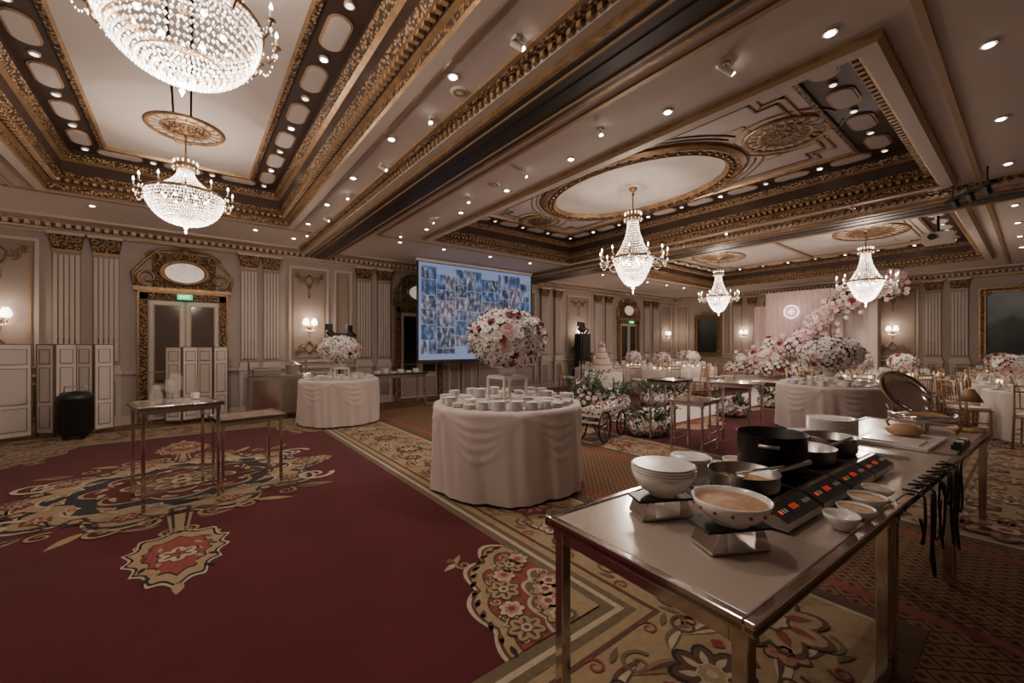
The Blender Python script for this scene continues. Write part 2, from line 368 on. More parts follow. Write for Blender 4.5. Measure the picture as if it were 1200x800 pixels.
def pframe(m,s0,s1,z0,z1,mt,w=.035,d=.03):
    m.box(s0,s1,0,d,z0,z0+w,mt);m.box(s0,s1,0,d,z1-w,z1,mt);m.box(s0,s0+w,0,d,z0+w,z1-w,mt);m.box(s1-w,s1,0,d,z0+w,z1-w,mt)
def panel(m,s0,s1,orn=True):
    m.box(s0+.02,s1-.02,0,.01,1.12,3.3,wallD); pframe(m,s0,s1,1.1,3.32,trimM,.05,.045); pframe(m,s0+.09,s1-.09,1.2,3.22,goldF,.022,.03)
    pframe(m,s0,s1,.22,.85,trimM,.04,.04); pframe(m,s0+.06,s1-.06,.28,.79,goldF,.014,.03)
    if orn:
        c=(s0+s1)/2; w=(s1-s0)
        for sg in (1,-1):
            for zc,k in ((3.02,1),(1.42,-1)):
                m.tube(spiral(c+sg*w*.16,zc,.10,-pi/2*k,sg*k,.04),.015,gold,5)
                m.tube(spiral(c+sg*w*.28,zc+k*.08,.07,pi/2*k,-sg*k,.04),.013,gold,5)
                m.tube([(c,.04,zc-k*.22),(c+sg*.06,.04,zc-k*.1),(c+sg*w*.1,.04,zc+k*.02),(c,.04,zc+k*.13)],.013,gold,5)
        for zc,k in ((2.62,-1),(1.8,1)):
            m.tube([(c,.035,zc),(c,.035,zc-k*.3)],.009,gold,5); m.sphere((c,.04,zc),.025,gold,8,5)
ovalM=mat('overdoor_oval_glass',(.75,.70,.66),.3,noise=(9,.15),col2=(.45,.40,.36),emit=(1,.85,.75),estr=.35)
def doorway(idx,side,c,w=1.12,h=2.38,dark=False):
    m=MB(); m.T=wall_T(side); s0=c-w/2; s1=c+w/2
    m.box(s0,s1,0,.02,0,h,trimM)
    for k in range(2):
        a=s0+.03+k*w/2; b=a+w/2-.05
        m.box(a,b,.02,.05,.02,h-.02,scrW if not dark else trimM)
        m.box(a+.06,b-.06,.05,.055,.75,h-.1,black if dark else mirror); pframe(m,a+.05,b-.05,.74,h-.09,goldF,.02,.07)
        m.box(a+.06,b-.06,.05,.06,.12,.62,wallD); pframe(m,a+.05,b-.05,.11,.63,goldF,.018,.07)
        m.sphere((b-.02 if k==0 else a+.02,.08,1.05),.025,gold,8,5)
    for (a,b,z0,z1) in ((s0-.12,s0,0,h+.12),(s1,s1+.12,0,h+.12),(s0-.12,s1+.12,h,h+.13)):
        m.box(a,b,0,.09,z0,z1,goldO)
    pframe(m,s0-.15,s1+.15,0,h+.16,gold,.03,.11)
    m.box(s0-.2,s1+.2,0,.15,h+.16,h+.23,gold)
    zc=h+.55
    m.box(c-.5,c+.5,0,.05,h+.23,h+.92,goldO)
    prof=[(.40,.06),(.40,.12),(.37,.14),(.33,.12),(.31,.08)]
    T0=m.T
    m.T=lambda p:T0((c+p[0],p[2],zc+p[1]*.62))
    m.lathe(prof,gold,seg=32); m.lathe([(.31,.08),(.001,.085)],ovalM,seg=32)
    m.T=T0
    for sg in (1,-1):
        m.tube(spiral(c+sg*.56,h+.42,.17,-pi/2,sg,.08),.03,gold,6,.012)
        m.tube(spiral(c+sg*.46,h+.82,.12,0 if sg>0 else pi,sg,.08),.024,gold,6,.01)
        m.tube([(c+sg*.74,.08,h+.25),(c+sg*.78,.08,h+.5),(c+sg*.62,.08,h+.72),(c+sg*.40,.08,h+.98),(c,.08,h+1.02)],.028,gold,6)
        m.tube(spiral(c+sg*.14,h+.9,.09,-pi/2,-sg,.1),.02,gold,6,.01)
    m.sphere((c,.1,h+.95),.07,gold,10,6)
    m.build('door_%d'%idx)
def sconce(side,s,z=1.98):
    T=wall_T(side); m=MB(); m.T=T
    m.sphere((s,.03+.025,z-.05),.05,gold,10,6,1.6)
    for sg in (1,-1):
        m.tube([(s,.04,z-.08),(s+sg*.05,.10,z-.13),(s+sg*.10,.12,z-.1),(s+sg*.10,.12,z-.02)],.010,gold,6)
        m.lathe([(.055,-.04),(.075,.0),(.06,.07),(.035,.12)],shade,s+sg*.09,.12,z+.02,seg=12)
    for i in range(7): m.octa((s-.09+.03*i,.13,z-.13-.02*S(pi*i/6)),.008,.03,crystalB)
    m.build('wall_sconce')
    p=T((s,.34,z+.05)); light('sconce_glow','POINT',p,9,(1,.76,.60),.06)

def wall_detail(nm,side,L,pils,panels,plain):
    m=MB(); m.T=wall_T(side)
    for a,b in pils: pilaster(m,a,b)
    for a,b in panels: panel(m,a,b)
    for a,b in plain: panel(m,a,b,False)
    m.build(nm)
    m=MB(); m.T=wall_T(side); m.box(.0+L[0],L[1],0,.035,0,.16,trimM); m.box(L[0],L[1],0,.05,0,.05,trimM); m.build('baseboard_'+side)
back_p=[(-1.86,-1.52),(-1.36,-1.02),(.88,1.18),(1.30,1.60),(3.33,3.66),(3.86,4.18),(5.95,6.25),(6.4,6.7),(9.55,9.88),(10.2,10.53),(12.35,12.7),(13.0,13.35),(15.6,15.95),(16.25,16.6)]
wall_detail('trim_back','back',(X0,X1),back_p,[(1.80,2.66),(-2.90,-2.02),(10.85,12.05)],[(2.78,3.2),(7.0,9.3),(16.9,17.8)])
wall_detail('trim_right','right',(0,Y1-Y0),[(2.75,3.05),(3.3,3.6),(8.45,8.8),(9.0,9.35)],[(7.1,8.3)],[(.15,.75),(2.3,2.65),(3.8,6.9)])
wall_detail('trim_left','left',(0,Y1-Y0),[(2,2.4),(2.6,3.0),(6,6.4),(6.6,7),(10,10.4),(10.6,11)],[(3.4,5.6),(7.4,9.6)],[(.3,1.6),(11.3,12.8)])
wall_detail('trim_front','front',(X0,X1),[(-1.9,-1.5),(1.3,1.7),(3.4,3.8),(9,9.4),(13,13.4)],[(4.2,6),(10,12)],[(6.4,8.6),(14,17)])
doorway(1,'back',-.06); doorway(2,'back',5.02,dark=True); doorway(3,'back',14.45,dark=True)
for s in (2.23,-2.46,11.45,17.35): sconce('back',s)
for s in (7.7,3.17): sconce('right',s)
m=MB()
def insetr(o,z): return (X0+o,X1-o,Y0+o,Y1-o,z)
m.ring([insetr(0,.93),insetr(.05,.94),insetr(.06,.98),insetr(0,1.0)],[trimM,trimM,trimM]); m.build('trim_1')
m=MB()
m.ring([insetr(0,3.44),insetr(.10,3.46),insetr(.10,3.50),insetr(.14,3.52),insetr(.14,3.60),insetr(.20,3.62),insetr(.32,3.66),insetr(.34,3.72)],[trimM,goldF,trimM,goldO,trimM,goldF,trimM])
for x in [X0+.2+i*.12 for i in range(int((X1-X0-.4)/.12))]:
    m.box(x,x+.06,Y1-.20,Y1-.13,3.535,3.60,trimM)
for y in [Y0+.2+i*.12 for i in range(int((Y1-Y0-.4)/.12))]:
    m.box(X1-.20,X1-.13,y,y+.06,3.535,3.60,trimM)
m.build('trim_2')

def exit_sign(side,s,z):
    T=wall_T(side)
    g=D.materials.get('exit_green') or mat('exit_green',(.0,.3,.1),.5,emit=(.05,.8,.3),estr=1.)
    wl=D.materials.get('exit_white') or mat('exit_white',(.9,1,.9),.5,emit=(.9,1,.9),estr=2)
    e=empty('exit_sign',T((s,.21,z)))
    m=MB(); m.box(-.12,.12,-.025,.05,-.05,.05,g); o=m.build('sign_box',parent=e)
    cu=D.curves.new('exit_text','FONT'); cu.body='EXIT'; cu.size=.085; cu.align_x='CENTER'; cu.align_y='CENTER'; cu.extrude=.002
    t=D.objects.new('lettering',cu); scene.collection.objects.link(t); t.parent=e; t.location=(0,-.029,0); t.rotation_euler=(pi/2,0,0); cu.materials.append(wl)
exit_sign('back',-.06,2.44); exit_sign('back',14.45,2.44)

def paint_mat(n,a,b,c):
    m=D.materials.new(n); m.use_nodes=True; N=m.node_tree.nodes; L=m.node_tree.links; bs=N['Principled BSDF']; bs.inputs['Roughness'].default_value=.5
    tc=N.new('ShaderNodeTexCoord'); sp=N.new('ShaderNodeSeparateXYZ'); L.new(tc.outputs['Generated'],sp.inputs[0])
    no=N.new('ShaderNodeTexNoise'); no.inputs['Scale'].default_value=4; no.inputs['Detail'].default_value=6; L.new(tc.outputs['Generated'],no.inputs['Vector'])
    ad=N.new('ShaderNodeMath'); ad.operation='MULTIPLY_ADD'; ad.inputs[1].default_value=.45; L.new(no.outputs['Fac'],ad.inputs[0]); L.new(sp.outputs['Z'],ad.inputs[2])
    r=N.new('ShaderNodeValToRGB'); e=r.color_ramp.elements; e[0].position=.45; e[0].color=(*a,1); e[1].position=1.0; e[1].color=(*c,1); x=e.new(.66); x.color=(*b,1); y=e.new(.72); y.color=tuple(v*.5 for v in c)+(1,)
    L.new(ad.outputs[0],r.inputs['Fac']); L.new(r.outputs['Color'],bs.inputs['Base Color']); return m
def painting(side,s0,s1,z0,z1,pm):
    m=MB(); m.T=wall_T(side)
    m.box(s0,s1,.0,.05,z0,z1,pm)
    w=.1
    for a,b,c,d in ((s0-w,s1+w,z0-w,z0),(s0-w,s1+w,z1,z1+w),(s0-w,s0,z0,z1),(s1,s1+w,z0,z1)): m.box(a,b,0,.1,c,d,goldO)
    pframe(m,s0-w-.03,s1+w+.03,z0-w-.03,z1+w+.03,gold,.04,.12); pframe(m,s0-.02,s1+.02,z0-.02,z1+.02,gold,.03,.12)
    c=(s0+s1)/2
    for sg in (1,-1): 
        m.tube(spiral(c+sg*.16,z1+.12,.13,pi/2,sg,.12),.025,gold,6,.01)
        for zz in (z0,z1): m.tube(spiral(c+sg*((s1-s0)/2+.02),zz,.11,0,sg,.12),.022,gold,6,.01)
    m.build('framed_landscape_painting')
painting('right',1.2,2.1,1.15,2.7,paint_mat('dark_landscape',(.008,.012,.012),(.02,.028,.025),(.08,.10,.10)))
painting('right',9.68,11.4,1.15,3.0,paint_mat('sea_landscape',(.015,.028,.030),(.045,.075,.045),(.26,.32,.34)))

# ---------------------------------------------------------------- ceiling
coffers=[('L',-1.53,1.41,-.2,8.4),('M',3.95,7.95,.83,7.65),('R',9.7,15.7,.83,7.65)]
e=.16
holes=[(a-e,b+e,c-e,d+e) for _,a,b,c,d in coffers]
xs=sorted({X0-.1,X1+.1,*[h[0] for h in holes],*[h[1] for h in holes]}); ys=sorted({Y0-.1,Y1+.1,*[h[2] for h in holes],*[h[3] for h in holes]})
m=MB()
for i in range(len(xs)-1):
    for j in range(len(ys)-1):
        cx=(xs[i]+xs[i+1])/2; cy=(ys[j]+ys[j+1])/2
        if any(h[0]<cx<h[1] and h[2]<cy<h[3] for h in holes): continue
        m.box(xs[i],xs[i+1],ys[j],ys[j+1],ZS,ZS+.1,ceilM)
for _,a,b,c,d in coffers: m.box(a,b,c,d,ZT+.03,ZT+.12,ceilM)
m.build('ceiling')
n=3
for tag,a,b,c,d in coffers:
    m=MB(); sw=.34 if tag=='L' else .42
    def R(o,z): return (a+o,b-o,c+o,d-o,z)
    lv=[(-.17,3.71),(-.17,3.66),(-.13,3.64),(-.02,3.64),(0,3.66),(0,3.73),(.04,3.75),(.04,3.80),(.10,3.83),(.15,3.88),(.15,4.03),(.19,4.06),(.25,4.12),(.25,ZT),(.25+sw,ZT),(.25+sw,ZT-.03),(.30+sw,ZT-.035),(.32+sw,ZT),(1.4,ZT+.0)]
    ms=[gold,goldF,trimM,gold,goldO,gold,brown,gold,goldO,brown,gold,goldO,brown,brown,gold,goldO,gold,ceilP]
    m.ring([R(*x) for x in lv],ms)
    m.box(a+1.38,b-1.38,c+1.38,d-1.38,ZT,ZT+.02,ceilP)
    y=c
    while y<d:
        for x,sg in ((a,1),(b,-1)): m.box(min(x+sg*.05,x+sg*.10),max(x+sg*.05,x+sg*.10),y,y+.04,3.765,3.80,goldF)
        y+=.09
    x=a
    while x<b:
        m.box(x,x+.04,d-.10,d-.05,3.765,3.80,goldF); m.box(x,x+.04,c+.05,c+.10,3.765,3.80,goldF); x+=.09
    def race(cx,cy,hl,hw,vert,z,mt):
        pts=[]
        for i in range(9): q=-pi/2+pi*i/8; pts.append((hl-hw+hw*C(q),hw*S(q)))
        for i in range(9): q=pi/2+pi*i/8; pts.append((-hl+hw+hw*C(q),hw*S(q)))
        if vert: pts=[(-v,u) for u,v in pts]
        P=[(cx+u,cy+v) for u,v in pts]; k=len(P)
        m.add([(u,v,z) for u,v in P]+[(u,v,ZT) for u,v in P],[tuple(range(k))]+[(i,(i+1)%k,k+(i+1)%k,k+i) for i in range(k)],mt)
    so=.25+sw/2
    nn=max(3,round((d-c-2*so)/.74))
    for i in range(nn):
        yy=c+so+(d-c-2*so)*(i+.5)/nn
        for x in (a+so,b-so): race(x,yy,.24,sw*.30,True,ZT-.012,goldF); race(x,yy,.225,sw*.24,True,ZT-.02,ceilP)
    nn2=max(2,round((b-a-2*so)/.74))
    for i in range(nn2):
        xx=a+so+(b-a-2*so)*(i+.5)/nn2
        for y in (c+so,d-so): race(xx,y,.24,sw*.30,False,ZT-.012,goldF); race(xx,y,.225,sw*.24,False,ZT-.02,ceilP)
    def can(x,y,br):
        m.cyl((x,y,ZT),(x,y,ZT-.02),.042,trimM,seg=14); m.cyl((x,y,ZT-.015),(x,y,ZT-.025),.028,br,seg=12)
    for i in range(nn+1):
        yy=c+so+(d-c-2*so)*i/nn
        for x in (a+so,b-so): can(x,yy,lampM if (i%2 and x>a+1) else lampD)
    for i in range(1,nn2):
        xx=a+so+(b-a-2*so)*i/nn2
        for y in (c+so,d-so): can(xx,y,lampD)
    def medallion(x,y,r,sx=1,sy=1):
        m.lathe([(r,0),(r,-.02),(r*.95,-.035),(r*.88,-.02)],gold,x,y,ZT,seg=40,sx=sx,sy=sy)
        m.lathe([(r*.88,-.006),(r*.62,-.006)],ceilP,x,y,ZT,seg=40,sx=sx,sy=sy)
        m.lathe([(r*.64,-.008),(r*.60,-.03),(r*.55,-.012)],gold,x,y,ZT,seg=40,sx=sx,sy=sy)
        m.lathe([(r*.55,-.014),(r*.22,-.03),(.001,-.05)],goldO,x,y,ZT,seg=40,sx=sx,sy=sy)
        for i in range(20):
            q=2*pi*i/20; m.tube([(x+sx*r*.64*C(q),y+sy*r*.64*S(q),ZT-.02),(x+sx*r*.75*C(q+.06),y+sy*r*.75*S(q+.06),ZT-.025),(x+sx*r*.86*C(q),y+sy*r*.86*S(q),ZT-.02)],.008*r/.45,goldF,5)
    cx=(a+b)/2
    if tag=='L':
        for yy in (6.5,2.95,.3): medallion(-.03,yy,.40)
    else:
        if tag=='M':
            A,B=1.18,1.72
            def er(lv,ms):
                for (o1,z1),(o2,z2),mt in zip(lv[:-1],lv[1:],ms):
                    vs=[]
                    for o,z in ((o1,z1),(o2,z2)):
                        for i in range(64):
                            q=2*pi*i/64; vs.append((cx+(A-o)*C(q),4.3+(B-o)*S(q),z))
                    m.add(vs,[(i,(i+1)%64,64+(i+1)%64,64+i) for i in range(64)],mt,True)
            er([(-.08,ZT),(-.08,ZT-.04),(-.02,ZT-.07),(.05,ZT-.05),(.12,ZT-.04),(.15,ZT-.07),(.2,ZT-.02),(.2,ZT-.005)],[gold,gold,goldO,brown,gold,gold,gold])
            m.add([(cx+(A-.19)*C(2*pi*i/64),4.3+(B-.19)*S(2*pi*i/64),ZT-.008) for i in range(64)],[tuple(range(64))],skyP)
            for i in range(56):
                q=2*pi*i/56; m.sphere((cx+(A-.085)*C(q),4.3+(B-.085)*S(q),ZT-.05),.03,gold,6,4)
            medallion(cx,1.98,.48); medallion(cx,6.62,.44)
        else:
            for yy in (2.45,6.0): medallion(cx,yy,.7,1.3,1)
        i0=.25+sw+.2
        def rl(x0,x1,y0,y1,r=.012,mt=brownL):
            q=.22
            pts=[(x0+q,y0),(x1-q,y0),(x1-q,y0+q),(x1,y0+q),(x1,y1-q),(x1-q,y1-q),(x1-q,y1),(x0+q,y1),(x0+q,y1-q),(x0,y1-q),(x0,y0+q),(x0+q,y0+q),(x0+q,y0)]
            for p,w in zip(pts[:-1],pts[1:]): m.box(min(p[0],w[0])-r,max(p[0],w[0])+r,min(p[1],w[1])-r,max(p[1],w[1])+r,ZT-.015,ZT,mt)
        rl(a+i0,b-i0,c+i0,d-i0,.016,goldF); rl(a+i0+.08,b-i0-.08,c+i0+.08,d-i0-.08,.01)
        if tag=='M':
            for sx in (1,-1):
                for sy in (1,-1):
                    for rr in (1.08,1.14):
                        pts=[(cx+sx*(A*rr+.05)*C(q),4.3+sy*(B*rr+.05)*S(q),ZT-.006) for q in [.35+.1*t for t in range(10)]]
                        m.tube(pts,.012,brownL,5)
                    pts=[(cx+sx*(.48+.1)*C(q),(1.98 if sy<0 else 6.62)+.58*S(q),ZT-.006) for q in [-1.3+.26*t for t in range(11)]]
                    m.tube(pts,.012,goldF,5)
        else:
            m.box(a+i0,b-i0,4.18,4.26,ZT-.03,ZT,gold)
    m.build('trim_%d'%n); n+=1
def beam(xa,xb,zb,nm):
    m=MB(); y0,y1=Y0+.01,Y1-.01
    m.box(xa,xb,y0,y1,zb,ZS+.01,brown)
    m.box(xa-.04,xa,y0,y1,zb-.0,zb+.05,gold); m.box(xb,xb+.04,y0,y1,zb,zb+.05,gold)
    m.box(xa+.06,xa+.075,y0,y1,zb-.012,zb,goldF); m.box(xb-.075,xb-.06,y0,y1,zb-.012,zb,goldF); 
    m.box((xa+xb)/2-.03,(xa+xb)/2+.03,y0,y1,zb-.006,zb,black)
    m.box(xa-.12,xa,y0,y1,zb+.05,ZS+.01,trimM); m.box(xa-.2,xa-.12,y0,y1,ZS-.06,ZS+.01,goldO); m.box(xa-.24,xa-.2,y0,y1,ZS-.03,ZS+.01,goldF)
    m.box(xb,xb+.10,y0,y1,zb+.05,ZS+.01,trimM); m.box(xb+.10,xb+.16,y0,y1,ZS-.05,ZS+.01,goldF)
    y=y0+.1
    while y<y1-.1:
        m.box(xa-.16,xa-.12,y,y+.04,ZS-.10,ZS-.06,goldF); y+=.09
    m.build(nm)
beam(2.18,2.62,3.54,'ceiling_beam'); beam(8.5,9.1,3.54,'ceiling_beam')
m=MB()
m.box(X0+.35,1.9,.0-1.02,-.98,ZS-.03,ZS+.01,gold)
m.box(2.95,3.0,.5,8.1,ZS-.02,ZS+.01,goldF); m.box(2.95,8.2,.45,.5,ZS-.02,ZS+.01,goldF); m.box(2.95,8.2,8.1,8.15,ZS-.02,ZS+.01,goldF)
m.box(9.3,17.4,.45,.5,ZS-.02,ZS+.01,goldF); m.box(9.3,17.4,8.1,8.15,ZS-.02,ZS+.01,goldF); m.box(16.1,16.15,.5,8.1,ZS-.02,ZS+.01,goldF)
m.box(X0+.4,1.9,8.75,8.8,ZS-.02,ZS+.01,goldF); m.box(-1.95,-1.9,-.6,8.75,ZS-.02,ZS+.01,goldF)
m.build('trim_%d'%n)

dl=[]
for i in range(8): dl.append((1.70,.35+i*1.3)) 
for i in range(7): dl.append((3.55,.9+i*1.25))
for i in range(4): dl.append((8.15,.9+i*1.9))
for i in range(3): dl.append((4.6+i*1.3,8.4)); dl.append((4.6+i*1.6,.22))
for i in range(5): dl.append((10.2+i*1.2,8.4))
for i in range(4): dl.append((10.2+i*1.5,.22))
for i in range(4): dl.append((-2.6,1.5+i*2))
for i in range(3): dl.append((-1.2+i*1.1,9.2))
m=MB()
for k,(x,y) in enumerate(dl):
    m.cyl((x,y,ZS),(x,y,ZS-.012),.048,trimM,seg=16); m.cyl((x,y,ZS-.01),(x,y,ZS-.018),.031,lampM,seg=12)
m.build('recessed_downlights')
m=MB()
tr=[(1.84,1.0+i*1.3) for i in range(7)]+[(3.30,1.5+i*1.25) for i in range(6)]+[(8.1,1.8+i*1.9) for i in range(3)]
for k,(x,y) in enumerate(tr):
    m.box(x-.02,x+.02,y-.03,y+.03,ZS-.02,ZS,whiteP); m.cyl((x,y,ZS-.02),(x,y,ZS-.05),.006,black,seg=6)
    dx=.05 if k%2 else -.04
    m.cyl((x-dx*.5,y+.02,ZS-.04),(x+dx*.7,y-.035,ZS-.09),.022,whiteP,seg=12); m.cyl((x+dx*.7,y-.035,ZS-.09),(x+dx*.72,y-.0365,ZS-.093),.019,lampM,seg=12)
m.build('track_spotlights')
m=MB()
for x,y in ((1.85,3.1),(3.3,4.6),(3.3,1.5),(-2.3,5.5)): m.lathe([(.001,-.012),(.07,-.012),(.08,0)],whiteP,x,y,ZS,seg=20); m.lathe([(.03,-.014),(.045,-.018),(.06,-.014)],goldF,x,y,ZS,seg=20)
m.build('ceiling_speakers')

# ---------------------------------------------------------------- chandeliers
def chandelier_mesh(kind):
    m=MB(); rnd=random.Random(3 if kind=='A' else 5)
    if kind=='A': Rb,hb,Ra,nk,hc,ht=.49,.44,.60,.10,.36,1.02
    else: Rb,hb,Ra,nk,hc,ht=.33,.44,.55,.09,.62,1.22
    rows=15
    for j in range(rows+1):
        t=j/rows; r=Rb*C(t*pi/2*.97); z=-hb*S(t*pi/2)
        if kind=='B': r=Rb*(1-t)**.75
        k=max(6,int(2*pi*r/.032))
        for i in range(k):
            a=2*pi*(i+.5*(j%2))/k
            m.octa((r*C(a),r*S(a),z),.0125,.036,crystalB if rnd.random()<.3 else crystal)
    for t in (0,.35,.65):
        r=Rb*C(t*pi/2*.97)*.97 if kind=='A' else Rb*(1-t)**.75*.97
        m.tube([(r*C(2*pi*i/32),r*S(2*pi*i/32),-hb*S(t*pi/2)+.01) for i in range(33)],.006,gold,5)
    m.lathe([(Rb*1.0,.0),(Rb*1.05,.02),(Rb*1.0,.05),(Rb*.94,.03)],gold,seg=36)
    for i in range(34):
        a=2*pi*i/34
        for j in range(16):
            t=j/15; r=nk+(Rb*.93-nk)*(1-t)**2.0; z=.04+hc*t
            m.octa((r*C(a),r*S(a),z),.009,.03,crystalB if rnd.random()<.18 else crystal)
    m.lathe([(nk,hc+.03),(nk*1.25,hc+.06),(nk*1.5,hc+.12),(nk*1.35,hc+.13)],gold,seg=20)
    for i in range(14):
        a=2*pi*i/14; m.octa((nk*1.5*C(a),nk*1.5*S(a),hc+.16),.014,.06,crystalB)
        m.octa((nk*1.6*C(a),nk*1.6*S(a),hc+.06),.011,.05,crystal)
    m.cyl((0,0,0),(0,0,ht),.012,gold,seg=8)
    m.lathe([(.012,ht-.14),(.03,ht-.12),(.012,ht-.09)],gold,seg=12); m.lathe([(.02,ht-.07),(.07,ht-.03),(.08,ht)],gold,seg=16)
    m.sphere((0,0,-hb-.04),.03,crystalB,8,6); m.octa((0,0,-hb-.10),.02,.07,crystal)
    na=12
    for i in range(na):
        a=2*pi*i/na; ca,sa=C(a),S(a)
        pth=[(Rb*.9,.02),(Rb*.98,-.07),((Rb+Ra)/2,-.11),(Ra*.97,-.06),(Ra,.02)]
        m.tube([(r*ca,r*sa,z) for r,z in pth],.008,gold,5)
        m.lathe([(.005,-.0),(.035,.015),(.02,.02)],gold,Ra*ca,Ra*sa,.02,seg=10)
        m.cyl((Ra*ca,Ra*sa,.03),(Ra*ca,Ra*sa,.11),.010,candle,seg=8)
        m.lathe([(.006,0),(.014,.018),(.009,.04),(.001,.06)],bulb,Ra*ca,Ra*sa,.11,seg=8)
        for q in range(5): m.octa(((Ra-.03*q)*ca,(Ra-.03*q)*sa,-.02-.045*(1-abs(q-2)/3)),.008,.03,crystal)
        m.octa((Ra*ca,Ra*sa,-.03),.012,.05,crystalB)
        a2=a+2*pi/na
        for q in range(1,8):
            t=q/8; x=Ra*(ca*(1-t)+C(a2)*t); y=Ra*(sa*(1-t)+S(a2)*t); m.octa((x,y,.0-.12*S(pi*t)),.007,.024,crystal)
    for i in range(6):
        a=2*pi*i/6; m.sphere((Rb*.5*C(a),Rb*.5*S(a),-.05),.022,bulb,8,5)
    return m.mesh('chandelier_'+kind)
cA=chandelier_mesh('A'); cB=chandelier_mesh('B')
for x,y,k,s in ((-.03,2.98,'A',.78),(-.03,6.5,'A',.80),(5.95,4.25,'B',1),(12.7,6.0,'B',1),(12.3,2.45,'B',1)):
    z=ZT-.02-(1.02*s if k=='A' else 1.2)
    e=obj('crystal_chandelier',cA if k=='A' else cB,(x,y,z),sc=s)
    light('lamp','POINT',(0,0,-.12),72 if k=='A' else 92,(1,.84,.72),.12,parent=e)
    light('lamp_up','POINT',(0,0,.3 if k=='A' else .62),5,(1,.84,.72),.05,parent=e)
    light('fill_low','POINT',(0,0,-.60),42 if k=='A' else 56,(1,.86,.75),.03,parent=e)  # no bulb here: fill light added below the basket to brighten soffits and room

for x,y,e in ((1.70,1.65,42),(1.70,4.25,70),(1.70,8.15,65),(3.55,3.4,105),(3.55,5.9,70),(8.15,2.8,70),(8.15,4.7,80),(9.35,6.5,60),(9.9,2.6,70),(-2.6,3.5,20),(-2.6,7.5,38),(5.9,8.4,70),(11.4,8.4,70),(15.0,8.4,60),(11.7,.22,60),(4.6,.22,10),(1.0,9.2,28)):
    light('downlight_beam','SPOT',(x,y,ZS-.05),e,(1,.85,.75),.05,125,(x,y,0))

# ---------------------------------------------------------------- flowers helpers
def bloom(m,c,nrm,r,mt,rnd):
    c=Vector(c); n=Vector(nrm).normalized(); u=n.orthogonal().normalized(); w=n.cross(u)
    vs=[];fs=[]
    ph=rnd.random()*6
    for ring,(rr,l0,l1,k) in enumerate(((1.,.0,.28,6),(.62,.15,.62,5))):
        for i in range(k):
            a=ph+2*pi*i/k+ring*.5; d=u*C(a)+w*S(a); t=u*-S(a)+w*C(a); b=len(vs)
            vs+=[c+d*r*.12+n*r*l0, c+d*r*rr*.65+t*r*.42*rr+n*r*(l0+.12), c+d*r*rr+n*r*l1, c+d*r*rr*.65-t*r*.42*rr+n*r*(l0+.12)]
            fs.append((b,b+1,b+2,b+3))
    b=len(vs); vs+=[c+u*r*.25+n*r*.4,c+w*r*.25+n*r*.4,c-u*r*.25+n*r*.4,c-w*r*.25+n*r*.4,c+n*r*.75]
    fs+=[(b,b+1,b+4),(b+1,b+2,b+4),(b+2,b+3,b+4),(b+3,b,b+4)]
    m.add(vs,fs,mt,True)
def gleaf(m,c,nrm,r,rnd):
    c=Vector(c); n=Vector(nrm).normalized(); t=n.orthogonal().normalized(); t.rotate(Matrix.Rotation(rnd.random()*6.3,3,n)); w=n.cross(t)
    m.add([c,c+n*r*.7+t*r*.3+w*r*.25,c+n*r*1.2+t*r*.9,c+n*r*.7+t*r*.3-w*r*.25],[(0,1,2,3)],leafM)
def fball(m,c,rx,ry,rz,n,r,pal,seed=1,leaves=.3):
    rnd=random.Random(seed); c=Vector(c)
    m.lathe([(max(.86*rx*S(pi*j/10),.001),-.86*rz*C(pi*j/10)) for j in range(11)],leafD,c.x,c.y,c.z,seg=18,sy=ry/rx)
    for i in range(n):
        z=1-2*(i+.5)/n; q=math.sqrt(1-z*z); a=i*2.39996
        d=Vector((q*C(a),q*S(a),z)); nr=Vector((d.x/rx,d.y/ry,d.z/rz)).normalized()
        j=.93+.12*rnd.random(); p=c+Vector((d.x*rx*j,d.y*ry*j,d.z*rz*j))
        nr=(nr+Vector((rnd.uniform(-.3,.3),rnd.uniform(-.3,.3),rnd.uniform(-.2,.3)))).normalized()
        x=rnd.random(); acc=0; mt=pal[-1][0]
        for mm,w in pal:
            acc+=w
            if x<acc: mt=mm; break
        bloom(m,p,nr,r*rnd.uniform(.75,1.25),mt,rnd)
        if rnd.random()<leaves: gleaf(m,p,nr,r*1.1,rnd)
palW=[(fW,.76),(fC,.14),(fP,.05),(fR,.05)]; palP=[(fW,.42),(fC,.34),(fP,.22),(fR,.02)]

# ---------------------------------------------------------------- buffet round tables
def buffet(x,y,r,h,seed,rz=0):
    e=empty('round_buffet_table',(x,y,0),rz)
    m=MB(); NS=6
    def fn(q,z,a):
        if q<r*.9: return q
        k=(1-z/h); f=(.022*S(9*a+seed+.8*S(2*a))+.014*S(17*a+2*seed+z*2.5)+.010*S(5*a+z*5)+.008*S(31*a+z*3))*k**.8
        u=((a+seed)*NS/(2*pi))%1; sg=S(pi*u)
        for dp in (.14,.25,.37,.50):
            zc=h-.03-dp*h*sg; f+=.011*math.exp(-((z-zc)/.022)**2)*(.4+.6*sg)
        f+=.018*math.exp(-(min(u,1-u)/.05)**2)*k**.3
        return q+f
    prof=[(.001,h),(r*.5,h),(r*.97,h),(r,h-.012)]+[(r+.008,h-.02-(h-.04)*i/36) for i in range(1,37)]
    m.lathe(prof,linen,seg=220,fn=fn)
    m.build('tablecloth',(0,0,.012),parent=e)
    return e
def plate_stack(m,x,y,z,r,n,mt=white,dz=.011):
    prof=[(r*.55,z)]
    for i in range(n):
        zz=z+i*dz; prof+=[(r*.6,zz+.001),(r,zz+dz*.7),(r,zz+dz*.9),(r*.75,zz+dz*.95)]
    prof+=[(r*.62,z+n*dz-.006),(.001,z+n*dz-.006)]
    m.lathe(prof,mt,x,y,0,seg=22)
